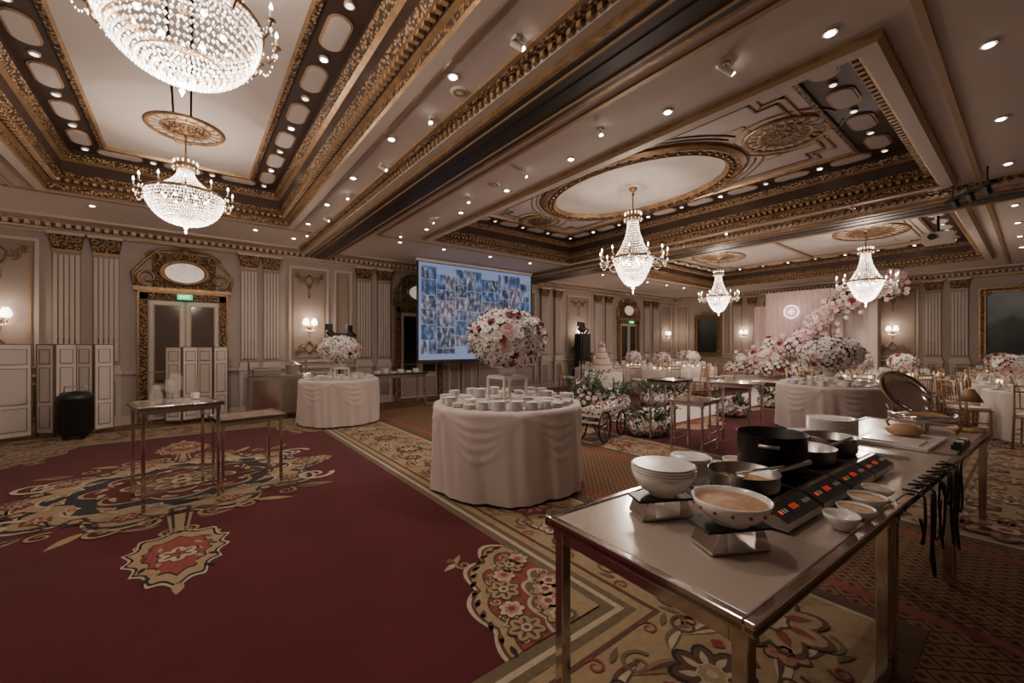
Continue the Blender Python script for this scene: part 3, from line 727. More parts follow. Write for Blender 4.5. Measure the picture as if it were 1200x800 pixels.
def bowl(m,x,y,z,r,h,mt=white,fill=None,seg=24):
    m.lathe([(r*.45,z),(r*.47,z+h*.12),(r*.72,z+h*.3),(r*.93,z+h*.7),(r,z+h),(r*.96,z+h),(r*.88,z+h*.72),(r*.6,z+h*.35),(.001,z+h*.25)],mt,x,y,0,seg=seg)
    if fill: m.lathe([(r*.9,z+h*.8),(r*.5,z+h*.85),(.001,z+h*.9)],fill,x,y,0,seg=seg)
def acrylic_stand(e,w,h,z):
    m=MB()
    for a in (-w,w):
        for b in (-w,w): m.box(a-.012,a+.012,b-.012,b+.012,z,z+h,whiteP)
    for zz in (z,z+h-.02):
        for a in (-w,w): m.box(a-.012,a+.012,-w,w,zz,zz+.02,whiteP); m.box(-w,w,a-.012,a+.012,zz,zz+.02,whiteP)
    m.box(-w,w,-w,w,z+h,z+h+.012,whiteP)
    m.build('acrylic_riser',parent=e)
def table_items(e,r,h,seed):
    m=MB(); rnd=random.Random(seed)
    k=int(2*pi*(r-.13)/.155)
    for i in range(k):
        a=2*pi*i/k; n=rnd.choice((2,4,6,7,8)); plate_stack(m,(r-.13)*C(a),(r-.13)*S(a),h,.066,n)
    k=9
    for i in range(k):
        a=2*pi*i/k+.3; rr=r-.34
        if rnd.random()<.7: bowl(m,rr*C(a),rr*S(a),h,.07,.06)
        else: plate_stack(m,rr*C(a),rr*S(a),h,.08,9)
    m.build('tableware',parent=e)
def flower_on(e,z,rx,rz,n,r,pal,seed):
    m=MB(); m.lathe([(.06,z),(.10,z+.05),(.12,z+.14),(.09,z+.15)],whiteP,seg=16)
    fball(m,(0,0,z+.1+rz),rx,rx,rz,n,r,pal,seed); m.build('flower_arrangement',parent=e)
e=buffet(2.77,3.62,.80,.87,1); table_items(e,.8,.883,3); acrylic_stand(e,.15,.27,.883); flower_on(e,1.17,.40,.30,380,.050,palW,5)
e=buffet(2.32,8.41,.72,.84,2); table_items(e,.72,.853,4); acrylic_stand(e,.13,.2,.853); flower_on(e,1.06,.37,.25,260,.05,palW,6)
e=buffet(8.97,2.28,.80,.80,3); table_items(e,.8,.813,5); acrylic_stand(e,.15,.12,.813); flower_on(e,.95,.46,.29,300,.055,palW,7)

# ---------------------------------------------------------------- steel tables
def steel_table(m,L,W,h,leg=.045,top=topM,ap=.07):
    m.box(0,L,0,W,h-.035,h-.008,chrome)
    m.box(.035,L-.035,.035,W-.035,h-.008,h,top)
    for a,b,c,d in ((0,L,0,.03),(0,L,W-.03,W),(0,.03,.03,W-.03),(L-.03,L,.03,W-.03)): m.box(a,b,c,d,h-.03,h+.004,chrome)
    for a,b,c,d in ((.06,L-.06,.05,.07),(.06,L-.06,W-.07,W-.05),(.05,.07,.06,W-.06),(L-.07,L-.05,.06,W-.06)): m.box(a,b,c,d,h-.035-ap,h-.03,chrome)
    for x in (.03+leg/2,L-.03-leg/2):
        for y in (.03+leg/2,W-.03-leg/2):
            m.box(x-leg/2,x+leg/2,y-leg/2,y+leg/2,.012,h-.03,chrome); m.box(x-leg/2-.006,x+leg/2+.006,y-leg/2-.006,y+leg/2+.006,h-.09,h-.035,chrome)
            m.cyl((x,y,0.012),(x,y,.022),leg*.5,chrome,seg=12)
ang=-math.radians(3.0); bx,by=1.105,.432
for i in range(3):
    m=MB(); steel_table(m,1.343,.815,.80)
    t=i*1.349; m.build('steel_buffet_table',(bx+C(ang)*t,by+S(ang)*t,0),ang,bevel=.004)
TZ=.804
def side_table(x,y,w,d,h,rz,top=topM,leg=.027):
    m=MB(); steel_table(m,w,d,h,leg,top,.035)
    for a,b,c_,d_ in ((.04,w-.04,.035,.05),(.04,w-.04,d-.05,d-.035)): m.box(a,b,c_,d_,.16,.178,chrome)
    m.v=[(a-w/2,b-d/2,c) for a,b,c in m.v]
    return m.build('steel_cocktail_table',(x,y,.008),rz,bevel=.002)
side_table(-.10,5.18,.64,.64,.94,.2,topG)
side_table(.50,5.28,.62,.5,.74,.15,topB)
side_table(5.55,2.95,.62,.5,.74,.1,topB); side_table(6.35,2.75,.62,.62,.95,.1,topB); side_table(6.0,3.6,.5,.5,.95,.0,topB)
m=MB()
m.lathe([(.05,.0),(.05,.01),(.015,.03),(.015,.07),(.05,.12),(.06,.19),(.04,.27)],glass,0,0,0,seg=20); m.lathe([(.035,.0),(.035,.06),(.001,.06)],whiteP,.15,.12,0,seg=16)
m.lathe([(.045,.0),(.05,.07),(.03,.13),(.03,.17)],glass,-.14,-.1,0,seg=16); m.lathe([(.03,.0),(.005,.01),(.005,.08),(.04,.1),(.035,.2)],glass,-.05,.12,0,seg=16)
m.build('glass_carafes',(-.10,5.18,.953))

# ---------------------------------------------------------------- items on front table
food=mat('creamy_food',(.55,.36,.20),.5,noise=(40,.2),col2=(.42,.22,.11))
red=mat('red_glaze',(.35,.05,.03),.3); led=mat('red_led_display',(.1,0,0),.4,emit=(1,.06,.02),estr=.9)
def riser(x,y,rz):
    m=MB(); 
    m.box(-.11,.11,-.06,.06,.0,.010,steel)
    for sg in (1,-1):
        m.add([(sg*.11,-.06,.01),(sg*.11,.06,.01),(sg*.05,.06,.01),(sg*.05,-.06,.01),(sg*.085,-.06,.07),(sg*.085,.06,.07),(sg*.055,.06,.07),(sg*.055,-.06,.07)],[(0,1,5,4),(1,2,6,5),(2,3,7,6),(3,0,4,7),(4,5,6,7)],chrome)
    m.box(-.12,.12,-.055,.055,.068,.078,black)
    m.build('chrome_bowl_riser',(x,y,TZ),rz,bevel=.002)
riser(1.53,.96,-.5); riser(1.48,.66,-.5)
m=MB()
bowl(m,0,0,0,.125,.09); 
for i in range(3): m.lathe([(.105+.003*i,.07+.012*i),(.125,.09+.012*i),(.128,.098+.012*i),(.118,.094+.012*i)],white,seg=28)
m.lathe([(.12,.125),(.06,.128),(.001,.13)],whiteP,seg=28)
m.build('stacked_soup_bowls',(1.55,.96,TZ+.079))
m=MB(); bowl(m,0,0,0,.128,.085,white,food,32)
for i in range(14):
    a=2*pi*i/14; m.sphere((.121*C(a),.121*S(a),.06),.006,red,6,4)
m.build('serving_bowl',(1.49,.66,TZ+.079))
for x,y,n in ((1.78,1.10,10),(2.01,1.09,12)):
    m=MB(); plate_stack(m,0,0,0,.10,n); m.build('plate_stack',(x,y,TZ))
for x,y,r,h in ((2.25,1.06,.06,.06),(1.95,.46,.06,.055),(2.13,.455,.065,.04),(2.31,.455,.07,.045),(2.50,.455,.06,.04),(2.45,1.06,.07,.05)):
    m=MB(); bowl(m,0,0,0,r,h,white,food if x>2 else None); m.build('sauce_bowl',(x,y,TZ))
for x,y,n in ((3.25,.93,9),(3.58,.90,14),(2.90,1.03,6)):
    m=MB(); plate_stack(m,0,0,0,.15,n,dz=.013); m.build('plate_stack',(x,y,TZ))
for i in range(4):
    m=MB(); w=.325
    xs_=[-w/2,w/2]
    pr=[(-.20,0),(-.20,.03),(-.12,.066),(.17,.066),(.17,0)]
    vs=[(x,y,z+.008) for x in xs_ for y,z in pr]
    m.add(vs,[(0,1,2,3,4),(9,8,7,6,5),(0,5,6,1),(2,7,8,3),(3,8,9,4),(4,9,5,0)],steel); m.add(vs,[(1,6,7,2)],black)
    m.box(-w/2+.012,w/2-.012,-.10,.16,.073,.079,blackG)
    m.lathe([(.10,.0795),(.102,.0798),(.104,.0795)],whiteP,0,.03,0,seg=28)
    def onp(x0,x1,t0,t1,mt,h=.002):
        q=[(-.20+.08*t,.038+.036*t+h) for t in (t0,t1)]
        m.add([(x0,q[0][0],q[0][1]),(x1,q[0][0],q[0][1]),(x1,q[1][0],q[1][1]),(x0,q[1][0],q[1][1])],[(0,1,2,3)],mt)
    onp(-.06,.06,.25,.8,black); 
    for x_ in (-.03,-.01,.01): onp(x_,x_+.003,.40,.64,led,.003); onp(x_+.007,x_+.010,.40,.64,led,.003); onp(x_,x_+.010,.40,.43,led,.003); onp(x_,x_+.010,.61,.64,led,.003)
    for k in range(3): onp(.08+.022*k,.094+.022*k,.4,.6,whiteP,.003); onp(-.13+.022*k,-.116+.022*k,.4,.6,led if k==0 else whiteP,.003)
    for a in (-.13,.13):
        for b in (-.15,.13): m.cyl((a,b,0),(a,b,.01),.012,black,seg=8)
    m.build('induction_hob',(1.90+.345*i,.755-.018*i,TZ),ang,bevel=.002)
def pan(name,x,y,r,h,mt,hang,inner=None,long=True):
    m=MB()
    m.lathe([(.001,0),(r*.92,0),(r,.012),(r*1.02,h),(r*1.05,h+.002),(r*1.0,h-.002),(r*.96,.015),(.001,.01)],mt,seg=32)
    if inner: m.lathe([(r*.95,h*.35),(.001,h*.38)],inner,seg=28)
    c,s_=C(hang),S(hang)
    if long: m.tube([(r*c,r*s_,h*.75),((r+.06)*c,(r+.06)*s_,h*.9),((r+.2)*c,(r+.2)*s_,h+.02)],.011,mt if mt!=blackM else steel,8)
    else:
        for q in (0,pi):
            m.tube([(r*C(hang+q-.25),r*S(hang+q-.25),h*.8),((r+.045)*C(hang+q-.2),(r+.045)*S(hang+q-.2),h*.82),((r+.045)*C(hang+q+.2),(r+.045)*S(hang+q+.2),h*.82),(r*C(hang+q+.25),r*S(hang+q+.25),h*.8)],.008,steel,6)
    m.build(name,(x,y,TZ+.0805))
pan('saute_pan',1.90,.79,.135,.07,steel,-.5,inner=food)
pan('stock_pot',2.23,.80,.145,.19,blackM,.3,long=False)
pan('saute_pan',2.59,.77,.135,.075,steel,-.4); pan('saute_pan',2.93,.75,.13,.09,steel,2.6)
m=MB(); m.tube([(0,0,.0),(.1,.05,.01),(.2,.05,.03)],.006,steel,6); m.lathe([(.001,-.02),(.03,-.012),(.04,0)],steel,0,0,0,seg=14); m.build('ladle',(1.86,.80,TZ+.14),-.9)
m=MB()
m.box(-.35,.25,-.2,.2,0,.02,whiteP); m.box(-.30,-.05,-.15,.15,.02,.03,white)
m.lathe([(.001,.03),(.09,.035),(.11,.06),(.06,.10),(.001,.11)],food,.08,.0,0,seg=18)
m.build('carving_board',(4.12,.62,TZ),ang)
m=MB(); 
for i in range(4): m.cyl((-.03+.02*i,0,.005),(-.02+.02*i,.2,.005),.004,steel,seg=6); m.lathe([(.001,0),(.014,.002),(.016,.006)],steel,-.02+.02*i,.21,0.002,seg=8)
m.build('serving_spoons',(3.45,.48,TZ),.2)
m=MB()
m.lathe([(.11,0),(.11,.015),(.03,.025)],goldF,seg=24); m.tube([(0,0,.02),(0,0,.34),(-.02,0,.40),(-.08,0,.43),(-.14,0,.40),(-.15,0,.34)],.010,goldF,8)
m.lathe([(.025,.35),(.04,.32),(.075,.25),(.07,.25),(.04,.31)],goldF,-.15,0,0,seg=20); m.sphere((-.15,0,.27),.022,bulb,8,6)
m.build('carving_heat_lamp',(5.0,.36,TZ),.2)
m=MB()
m.lathe([(.001,.07),(.19,.07),(.21,.09),(.21,.14),(.20,.145),(.185,.11),(.001,.10)],chrome,seg=36)
for i in range(4):
    a=pi/4+pi/2*i; m.tube([(.18*C(a),.18*S(a),.11),(.215*C(a),.215*S(a),.05),(.19*C(a),.19*S(a),0)],.011,goldF,6)
m.cyl((0,0,.0),(0,0,.05),.04,steel,seg=14)
t_=.95
m.T=lambda p:(p[0],.13+p[1]*C(t_)+p[2]*S(t_),.30+p[1]*S(t_)-p[2]*C(t_)*-1.0*0-.0+p[2]*.25)
m.lathe([(.20,0),(.198,.03),(.17,.08),(.12,.12),(.05,.14),(.001,.145)],chrome,seg=36); m.lathe([(.20,-.01),(.21,0),(.20,.01),(.19,0)],goldF,seg=36); m.cyl((0,0,.14),(0,0,.18),.012,goldF,seg=8); m.T=None
m.lathe([(.17,.125),(.1,.145),(.001,.15)],food,seg=20)
m.tube([(-.06,.20,.12),(-.06,.24,.18)],.01,goldF,6); m.tube([(.06,.20,.12),(.06,.24,.18)],.01,goldF,6)
m.build('round_chafing_dish',(4.70,.58,TZ),-.6)
m=MB()
for k in range(9):
    x0=2.68+.10*k
    pth=[]
    for i in range(19):
        t=i/18; edge=.432-.0524*(x0-1.105)
        if t<.2: y_=edge+.05-(.075)*(t/.2); z_=.812
        else:
            q=(t-.2)/.8; y_=edge-.027-.01*abs(S(6*q+k)); z_=.812-(.16+.13*(k%3))*S(pi*q)*1.0-(.08 if k%4==0 else 0)*q
        pth.append((x0+.30*t*(1 if k%2 else -.5)+.02*S(9*t+k),y_,z_))
    m.tube(pth,.006,black,5)
m.build('power_cables')
m=MB(); m.box(-.15,.15,-.025,.025,-.0,.03,black); 
for i in range(4): m.box(-.12+.07*i,-.08+.07*i,-.018,.018,.03,.045,whiteP if i%2 else black)
m.build('power_strip',(4.15,.325,TZ),ang)

# ---------------------------------------------------------------- folding screens, bin, bain-marie
def folding_screen(x,y,n,w,h,rz,fold=.35):
    m=MB(); px,py=0,0
    for i in range(n):
        a=fold*(1 if i%2 else -1); 
        def T(p,px=px,py=py,a=a): return (px+p[0]*C(a)-p[1]*S(a),py+p[0]*S(a)+p[1]*C(a),p[2]+.013)
        m.T=T
        m.box(0,w,-.015,.015,.05,h,scrW)
        for q in (0,w-.012): m.box(q,q+.012,-.02,.02,0,h+.0,brownL)
        m.box(0,w,-.02,.02,h-.012,h,brownL); m.box(0,w,-.02,.02,.05,.065,brownL)
        for z0,z1 in ((.14,.5),(.56,1.12),(1.18,h-.08)):
            m.box(.05,w-.05,-.022,-.015,z0,z1,scrP)
            for A,B,c_,d_ in ((.05,w-.05,z0,z0+.008),(.05,w-.05,z1-.008,z1),(.05,.058,z0,z1),(w-.058,w-.05,z0,z1)): m.box(A,B,-.026,-.02,c_,d_,brownL)
        m.T=None
        px,py=px+(w+.002)*C(a),py+(w+.002)*S(a)
    m.build('folding_screen',(x,y,0),rz)
folding_screen(-2.72,9.75,2,.40,1.50,.1,.3)
folding_screen(-1.93,9.98,4,.255,1.50,-.05,.5)
folding_screen(-.34,10.12,4,.27,1.45,.0,.5)
m=MB(); m.lathe([(.001,.06),(.2,.06),(.23,.12),(.24,.66),(.25,.68),(.25,.72),(.18,.80),(.001,.82)],black,seg=24)
for i in range(12):
    a=2*pi*i/12; m.box(.235*C(a)-.01,.235*C(a)+.01,.235*S(a)-.01,.235*S(a)+.01,.14,.64,blackM)
m.tube([(-.16,0,.72),(-.14,0,.9),(.14,0,.9),(.16,0,.72)],.012,steel,6)
for i in range(4):
    a=pi/4+pi/2*i; m.cyl((.16*C(a),.16*S(a)-.015,.04),(.16*C(a),.16*S(a)+.015,.04),.04,black,seg=10)
o=m.build('wheeled_black_bin',(-1.42,9.45,.013)); o.scale=(.86,.86,.92)
m=MB()
m.box(0,1.15,0,.6,.12,.86,steel); m.box(-.03,1.18,-.03,.63,.86,.90,chrome); m.box(.05,.56,-.012,0,.2,.8,chrome); m.box(.6,1.1,-.012,0,.2,.8,chrome)
for a in (.1,1.05):
    for b in (.08,.52): m.cyl((a,b,0),(a,b,.12),.03,black,seg=10)
m.box(.08,.5,.1,.5,.9,1.0,steel); m.box(.1,.48,.12,.48,1.0,1.03,chrome); m.lathe([(.16,.9),(.16,1.06),(.17,1.07),(.03,1.13),(.001,1.14)],steel,.82,.3,0,seg=20)
m.box(.02,.06,.55,.6,.9,1.14,chrome);m.box(1.09,1.13,.55,.6,.9,1.14,chrome);m.box(.02,1.13,.5,.62,1.14,1.16,chrome)
m.build('steel_serving_counter',(.92,9.35,.013),bevel=.01)
m=MB(); steel_table(m,1.3,.5,.84,.04)
m.build('steel_console_table',(3.25,9.1,0))
m=MB()
for i in range(6): plate_stack(m,.19*i,0,0,.08,[5,9,3,7,4,8][i])
m.build('console_plate_stacks',(3.4,9.35,.845))

# ---------------------------------------------------------------- projection screen
def scr_mat(i):
    m=D.materials.new('projected_photo_%d'%i); m.use_nodes=True; N=m.node_tree.nodes; L=m.node_tree.links
    b=N['Principled BSDF']; b.inputs['Base Color'].default_value=(.05,.05,.06,1); b.inputs['Roughness'].default_value=.9
    tc=N.new('ShaderNodeTexCoord'); mp=N.new('ShaderNodeMapping'); mp.inputs['Location'].default_value=(i*3.1,i,i*1.7); L.new(tc.outputs['Object'],mp.inputs['Vector'])
    mp.inputs['Scale'].default_value=(1.6,1,.8)
    n=N.new('ShaderNodeTexNoise'); n.inputs['Scale'].default_value=4+i; n.inputs['Detail'].default_value=3; L.new(mp.outputs[0],n.inputs['Vector'])
    r=N.new('ShaderNodeValToRGB'); e=r.color_ramp.elements; e[0].position=.42; e[1].position=.64
    a,c=[((.015,.02,.055),(.22,.28,.42)),((.03,.035,.07),(.34,.35,.44)),((.02,.04,.09),(.14,.22,.40)),((.06,.05,.08),(.40,.36,.42)),((.012,.018,.04),(.22,.26,.33))][i]
    e[0].color=(*a,1); e[1].color=(*c,1); x=e.new(.53); x.color=(*[ (p+q)*.38 for p,q in zip(a,c)],1)
    L.new(n.outputs['Fac'],r.inputs['Fac']); L.new(r.outputs['Color'],b.inputs['Emission Color']); b.inputs['Emission Strength'].default_value=.95
    return m
sm=[scr_mat(i) for i in range(5)]
sbase=mat('projection_blue',(.1,.1,.15),.9,emit=(.24,.31,.52),estr=.7)
m=MB(); sx0,sx1,sz0,sz1=0,3.66,1.12,3.58; Ys=0
m.box(sx0-.05,sx1+.05,Ys,Ys+.02,sz0-.05,sz1+.03,screenF); m.box(sx0,sx1,Ys-.004,Ys,sz0,sz1,sbase)
m.cyl((sx0-.06,Ys+.01,sz1+.06),(sx1+.06,Ys+.01,sz1+.06),.045,whiteP,seg=12); m.cyl((sx0-.05,Ys+.01,sz0-.06),(sx1+.05,Ys+.01,sz0-.06),.02,black,seg=8)
rnd=random.Random(12); x=sx0+.06
cols=[.5,.62,.42,.55,.66,.42,.5,.4]; sc=(sx1-sx0-.12)/sum(cols)
for ci,w in enumerate(cols):
    w*=sc; z=sz1-.08-(.18 if ci%3==1 else 0); zl=sz0+.14+(.2 if ci%4==2 else 0)
    while z>zl+.1:
        hh=rnd.choice((.28,.4,.55,.34))
        if z-hh<zl+.12: hh=z-zl
        if rnd.random()<.35 and w>.4:
            m.box(x+.008,x+w/2-.005,Ys-.006,Ys-.004,z-hh+.008,z-.008,rnd.choice(sm)); m.box(x+w/2+.005,x+w-.008,Ys-.006,Ys-.004,z-hh+.008,z-.008,rnd.choice(sm))
        else: m.box(x+.008,x+w-.008,Ys-.006,Ys-.004,z-hh+.008,z-.008,rnd.choice(sm)) 
        z-=hh
    x+=w
m.build('projection_screen',(4.50,9.5,0))
m=MB(); m.box(-.22,.22,-.18,.18,-.12,.02,whiteP); m.cyl((0,0,.02),(0,0,.32),.02,black,seg=8); m.cyl((-.22,.05,-.05),(-.26,.05,-.05),.05,black,seg=14); m.build('ceiling_projector',(9.8,1.02,3.32))
m=MB(); m.box(-.4,.4,-.04,.04,.0,.04,black)
for i in range(3): m.cyl((-.28+.27*i,0,0),(-.28+.27*i,-.03,-.10),.035,black,seg=12)
m.cyl((-.3,0,.04),(-.3,0,.24),.012,black,seg=8);m.cyl((.3,0,.04),(.3,0,.24),.012,black,seg=8)
m.build('lighting_bar',(8.0,.55,3.46),.6)
m=MB(); m.box(-.07,.07,-.06,.06,-.1,.1,black); m.lathe([(.001,0),(.045,.01),(.05,.03)],blackM,0,0,-.11,seg=12); m.cyl((0,.0,.1),(0,0,.2),.012,black,seg=8); m.build('ceiling_loudspeaker',(7.6,.0,3.50),.3)

def light_stand(x,y,h,heads):
    m=MB()
    for i in range(3):
        a=2*pi*i/3; m.cyl((.35*C(a),.35*S(a),0.026),(0,0,.55),.014,black,seg=6)
    m.cyl((0,0,.3),(0,0,h),.02,black,seg=8); m.box(-.35,.35,-.02,.02,h-.02,h+.02,black)
    for i in range(heads):
        x_=-.3+.6*i/(heads-1); m.cyl((x_,0,h+.05),(x_+.02,-.12,h-.06),.07,black,r1=.08,seg=12); m.cyl((x_+.02,-.12,h-.06),(x_+.021,-.125,h-.064),.06,lampD if heads==3 and i==1 else blackG,seg=12)
        m.box(x_-.08,x_+.08,-.03,.03,h+.08,h+.22,black)
    m.build('stage_light_stand',(x,y,0),.5)
light_stand(9.1,8.3,1.95,3); light_stand(2.75,10.0,1.75,2)
for x,y,hh in ((11.2,10.15,1.9),(11.9,10.15,1.2)):
    m=MB(); m.box(-.25,.25,-.25,.25,.012,.6,black); m.box(-.2,.2,-.2,.2,.6,hh,black)
    for q in (.85,1.05): m.T=lambda p,q=q:(p[0],-.205-p[2],q+p[1]); m.lathe([(.09,0),(.085,.015),(.04,-.0),(.001,.01)],blackM,seg=16); m.T=None
    m.build('loudspeaker_stack',(x,y,0))

# ---------------------------------------------------------------- stage + backdrop
pinkM=mat('blush_drape',(.66,.50,.47),.8,noise=(2,.3),col2=(.58,.43,.41),sheen=.3); cream2=mat('ivory_panel',(.66,.56,.53),.6)
m=MB(); m.box(14.6,17.4,2.2,7.4,0.012,.30,brown); m.box(14.55,17.4,2.15,7.45,.30,.33,linenW); m.box(14.1,14.6,3.9,5.7,0.012,.16,linenW); m.build('stage_platform')
m=MB()
def drape(y0,y1,x,z0,z1,mt,n=60,amp=.02):
    vs=[];fs=[]
    for i in range(n+1):
        y=y0+(y1-y0)*i/n; xx=x+amp*S(i*1.3)
        vs+=[(xx,y,z0),(xx,y,z1)]
    for i in range(n): fs.append((2*i,2*i+1,2*i+3,2*i+2))
    m.add(vs,fs,mt,True)
drape(4.0,5.95,16.1,.33,3.3,pinkM); drape(2.9,3.75,16.25,.33,3.15,cream2,20,.015); drape(6.0,6.5,16.5,.33,2.9,pinkM,30)
m.box(16.13,16.2,4.0,5.95,.335,3.32,cream2); m.box(15.9,16.3,3.72,4.0,.335,3.25,cream2); m.box(15.9,16.3,2.9,3.1,.335,3.1,cream2); m.box(16.27,16.33,2.9,3.75,.335,3.15,cream2); m.box(16.52,16.56,6.0,6.5,.335,2.9,cream2)
T0=lambda p:(16.05-p[2],5.15+p[0],2.62+p[1]); m.T=T0
neon=mat('glowing_emblem',(1,.8,.8),.5,emit=(1,.76,.74),estr=2.4)
m.lathe([(.19,0),(.21,.02),(.23,0)],neon,seg=28); 
for a in (0,pi/4,pi/2,3*pi/4): m.cyl((.13*C(a),.13*S(a),.01),(-.13*C(a),-.13*S(a),.01),.010,neon,seg=6)
m.T=None
m.build('stage_backdrop')
m=MB(); rnd=random.Random(31)
keys=[(15.6,2.45,3.35),(15.6,3.0,3.15),(15.5,3.7,2.7),(15.5,4.2,2.2),(15.4,4.7,1.8),(15.3,5.3,1.35),(15.2,5.8,1.05),(15.15,6.4,.95)]
palA=[(fP,.28),(fC,.38),(fW,.31),(fR,.03)]
for (p,q) in zip(keys[:-1],keys[1:]):
    for i in range(6):
        t=i/6; c=[a+(b-a)*t for a,b in zip(p,q)]
        rr=rnd.uniform(.13,.27); c=[c[0]+rnd.uniform(-.05,.05),c[1]+rnd.uniform(-.2,.2),c[2]+rnd.uniform(-.22,.22)]
        fball(m,c,rr,rr,rr,34,.085,palA,rnd.randint(0,999),leaves=.15)
    for i in range(16):
        t=rnd.random(); c=[a+(b-a)*t for a,b in zip(p,q)]
        bloom(m,(c[0]+rnd.uniform(-.1,.1),c[1]+rnd.uniform(-.42,.42),max(.5,c[2]+rnd.uniform(-.42,.42))),(-1,rnd.uniform(-.5,.5),rnd.uniform(-.3,.6)),.075,rnd.choice((fC,fW,fP)),rnd)
for i in range(10):
    fball(m,(15.1+rnd.uniform(-.1,.3),3.2+.38*i,.68+rnd.uniform(0,.12)),.24,.24,.22,36,.08,palP,i+50,leaves=.4)
m.build('floral_arch')
light('stage_wash','SPOT',(13.0,4.9,3.6),150,(1,.80,.75),.15,70,(16,4.8,1.6))

# ---------------------------------------------------------------- aisle, cart, cake
m=MB(); m.box(6.9,14.0,4.25,5.55,.011,.02,linenW); m.build('white_aisle_runner')
def floor_flowers(x,y,w,h,n,seed,pal,name='floor_flower_arrangement'):
    m=MB(); rnd=random.Random(seed); m.lathe([(w*.5,0.011),(w*.55,.12),(w*.4,.14)],leafD,seg=18)
    for i in range(6):
        a=2*pi*i/6; fball(m,(w*.42*C(a),w*.42*S(a),h*.32+rnd.uniform(0,.06)),w*.34,w*.34,h*.30,n,.06,pal,seed+i,leaves=.9)
    fball(m,(0,0,h*.62),w*.4,w*.4,h*.36,n,.06,pal,seed+9,leaves=1)
    for i in range(40):
        a=rnd.random()*6.3; q=rnd.uniform(.2,.7)*w; p0=(q*.5*C(a),q*.5*S(a),h*.4); p1=(q*1.4*C(a),q*1.4*S(a),h*rnd.uniform(.7,1.3))
        m.tube([p0,p1],.005,leafM,4)
        for k in range(7):
            t=.3+.1*k; gleaf(m,[u+(v-u)*t for u,v in zip(p0,p1)],(C(a),S(a),.6),.07,rnd)
    m.build(name,(x,y,0))
floor_flowers(6.1,4.05,.5,.42,40,1,palW); floor_flowers(6.5,5.9,.5,.8,30,2,palP); floor_flowers(7.6,5.95,.45,.6,30,3,palW); floor_flowers(9.2,5.95,.4,.5,30,4,palP); floor_flowers(9.0,3.95,.4,.4,30,5,palP); floor_flowers(10.1,5.9,.4,.5,24,6,palW); floor_flowers(11,3.9,.4,.45,24,8,palP)
m=MB()
def wheel(m,x,y,r):
    T0=m.T; m.T=lambda p:(x+p[0],y+p[2],r+p[1])
    m.lathe([(r,-.012),(r,.012),(r*.92,.012),(r*.92,-.012),(r,-.012)],black,seg=28); m.lathe([(.03,-.03),(.03,.03)],steel,seg=10)
    for i in range(10):
        a=2*pi*i/10; m.cyl((.02*C(a),.02*S(a),0),(r*.93*C(a),r*.93*S(a),0),.005,black,seg=5)
    m.T=T0
wheel(m,-.35,-.2,.24); wheel(m,-.35,.2,.24); wheel(m,.35,-.2,.2); wheel(m,.35,.2,.2)
m.box(-.4,.4,-.17,.17,.28,.31,whiteP)
for z in (.38,.46): m.box(-.42,.42,-.18,-.165,z,z+.04,whiteP); m.box(-.42,.42,.165,.18,z,z+.04,whiteP); m.box(-.42,-.405,-.18,.18,z,z+.04,whiteP); m.box(.405,.42,-.18,.18,z,z+.04,whiteP)
for a in (-.41,.41):
    for b in (-.17,.17): m.box(a-.012,a+.012,b-.012,b+.012,.28,.52,whiteP)
m.tube([(-.35,-.2,.24),(-.35,.2,.24)],.01,black,6); m.tube([(.35,-.2,.2),(.35,.2,.2)],.01,black,6); m.tube([(-.35,.0,.29),(-.35,0,.24)],.012,black); m.tube([(.35,.0,.29),(.35,0,.2)],.012,black)
for i in range(4): fball(m,(-.28+.19*i,0,.44),.14,.14,.10,34,.045,palP,70+i,leaves=.9)
m.build('flower_cart',(5.25,4.35,.011),.3)
m=MB(); cake=mat('blush_icing',(.62,.48,.44),.5)
z=.78
m.lathe([(.001,.77),(.5,.77),(.52,.75),(.54,.4),(.56,.013)],linenW,seg=60,fn=lambda r,z,a:r+(.02*S(14*a)*(1-z/.77) if r>.49 else 0))
for i,(r,h) in enumerate(((.27,.18),(.21,.17),(.15,.16),(.10,.14))):
    m.lathe([(r,z),(r,z+h-.01),(r-.01,z+h),(.001,z+h)],cake,seg=30); m.lathe([(r+.004,z),(r+.012,z+.012),(r+.004,z+.024)],gold,seg=30); z+=h
fball(m,(0,0,z+.05),.08,.08,.07,30,.04,palP,5)
for i in range(8):
    a=2*pi*i/8; fball(m,(.27*C(a),.27*S(a),.82),.06,.06,.05,12,.03,palW,i)
m.build('wedding_cake_table',(8.7,7.2,0))

# ---------------------------------------------------------------- guest tables + chairs
def chair_mesh():
    m=MB(); g=mat('chiavari_gold',(.36,.23,.125),.35,.4)
    for x in (-.19,.19):
        m.cyl((x,-.19,0),(x*.95,-.18,.44),.014,g,r1=.016,seg=7)
        m.tube([(x,.22,0),(x*.95,.19,.44),(x*.9,.24,.92)],.015,g,7)
    m.box(-.20,.20,-.2,.2,.43,.455,g); m.box(-.185,.185,-.185,.18,.455,.49,linenW)
    for z,y in ((.9,.238),(.82,.23),(.58,.205)): m.cyl((-.18,y,z),(.18,y,z),.012,g,seg=6)
    for i in range(5):
        x=-.12+.06*i; m.cyl((x,.208,.58),(x,.232,.82),.007,g,seg=5)
    for z in (.14,.22):
        m.cyl((-.19,-.19,z),(.19,-.19,z),.008,g,seg=5); m.cyl((-.19,.21,z),(.19,.21,z),.008,g,seg=5); m.cyl((-.19,-.19,z+.03),(-.19,.21,z+.03),.008,g,seg=5); m.cyl((.19,-.19,z+.03),(.19,.21,z+.03),.008,g,seg=5)
    return m.mesh('dining_chair')
chm=chair_mesh()
bulbS=mat('votive_candle',(1,.85,.6),.4,emit=(1,.65,.35),estr=3)
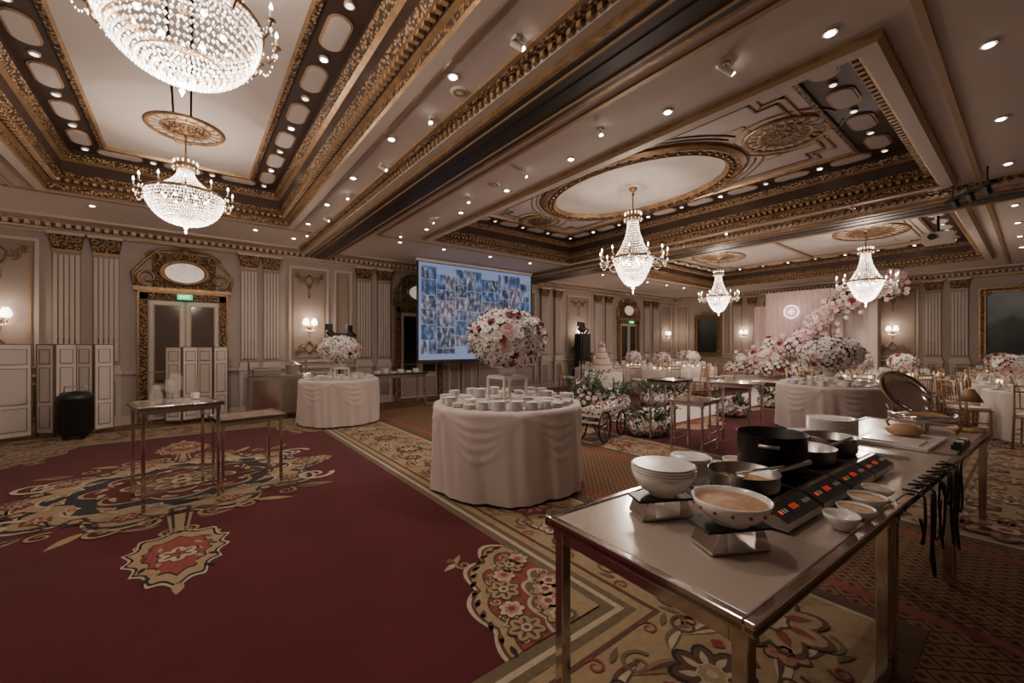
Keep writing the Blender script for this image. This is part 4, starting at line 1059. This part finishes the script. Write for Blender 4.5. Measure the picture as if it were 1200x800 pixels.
def guest_mesh():
    m=MB(); h=.75; r=.78
    m.lathe([(.001,h),(r,h),(r+.01,h-.02),(r+.01,h-.3),(r+.02,.35),(r+.03,.005)],linenW,seg=72,fn=lambda q,z,a:q+(.025*S(16*a)*(1-z/h) if q>r*.99 else 0))
    for i in range(10):
        a=2*pi*i/10; ca,sa=C(a),S(a)
        plate_stack(m,.6*ca,.6*sa,h,.12,2); m.lathe([(.05,h+.022),(.035,h+.06),(.001,h+.16)],linenW,.6*ca,.6*sa,0,seg=8)
        for q,s in ((.40,.18),(.40,-.12)):
            m.lathe([(.03,0),(.004,.008),(.004,.08),(.03,.11),(.035,.15),(.028,.19)],glass,q*C(a+s),q*S(a+s),h,seg=8)
    m.lathe([(.1,h),(.1,h+.01),(.02,h+.02)],gold,seg=14)
    for i in range(4):
        a=2*pi*i/4+.4; m.lathe([(.03,0),(.03,.06),(.001,.06)],bulbS,.22*C(a),.22*S(a),h,seg=8)
    return m.mesh('round_banquet_table')
gm=guest_mesh()
def centre_mesh(seed):
    m=MB(); m.cyl((0,0,0.0),(0,0,.14),.05,glass,seg=14); m.cyl((0,0,0),(0,0,.12),.02,gold,seg=8); fball(m,(0,0,.30),.25,.25,.19,90,.06,palP,seed,leaves=.5); return m.mesh('flower_centrepiece')
cfs=[centre_mesh(s) for s in (1,2)]
gt=[(11.4,7.1),(13.5,7.3),(12.5,8.9),(10.4,8.7),(15.6,8.8),(11.8,2.5),(13.5,2.0),(12.4,.3),(10.6,-.2),(14.6,.1),(16.6,.6),(12.7,-1.4)]
for k,(x,y) in enumerate(gt):
    obj('round_banquet_table',gm,(x,y,.011),k*.3)
    obj('flower_centrepiece',cfs[k%2],(x,y,.785))
    for i in range(8):
        a=2*pi*i/8+k*.37; R_=1.10
        cx,cy=x+R_*C(a),y+R_*S(a)
        if cx>17.6 or cy>9.7 or cy<-2.1: continue
        if any(math.hypot(cx-u,cy-v)<1.12 for q,(u,v) in enumerate(gt) if q!=k): continue
        if cx>14.0 and 1.8<cy<7.8: continue
        if math.hypot(cx-9.1,cy-8.3)<.6: continue
        obj('dining_chair',chm,(cx,cy,.011),a-pi/2)

# ---------------------------------------------------------------- world + camera
w=D.worlds.new('World'); scene.world=w; w.use_nodes=True
w.node_tree.nodes['Background'].inputs[0].default_value=(.02,.017,.016,1); w.node_tree.nodes['Background'].inputs[1].default_value=.3
cam=D.cameras.new('Camera'); co=D.objects.new('Camera',cam); scene.collection.objects.link(co)
co.location=(0,0,1.5); co.rotation_euler=(pi/2,0,-math.radians(38.1)); cam.sensor_width=36; cam.lens=36*483/1200; cam.shift_y=4/1200; cam.clip_start=.02
scene.camera=co
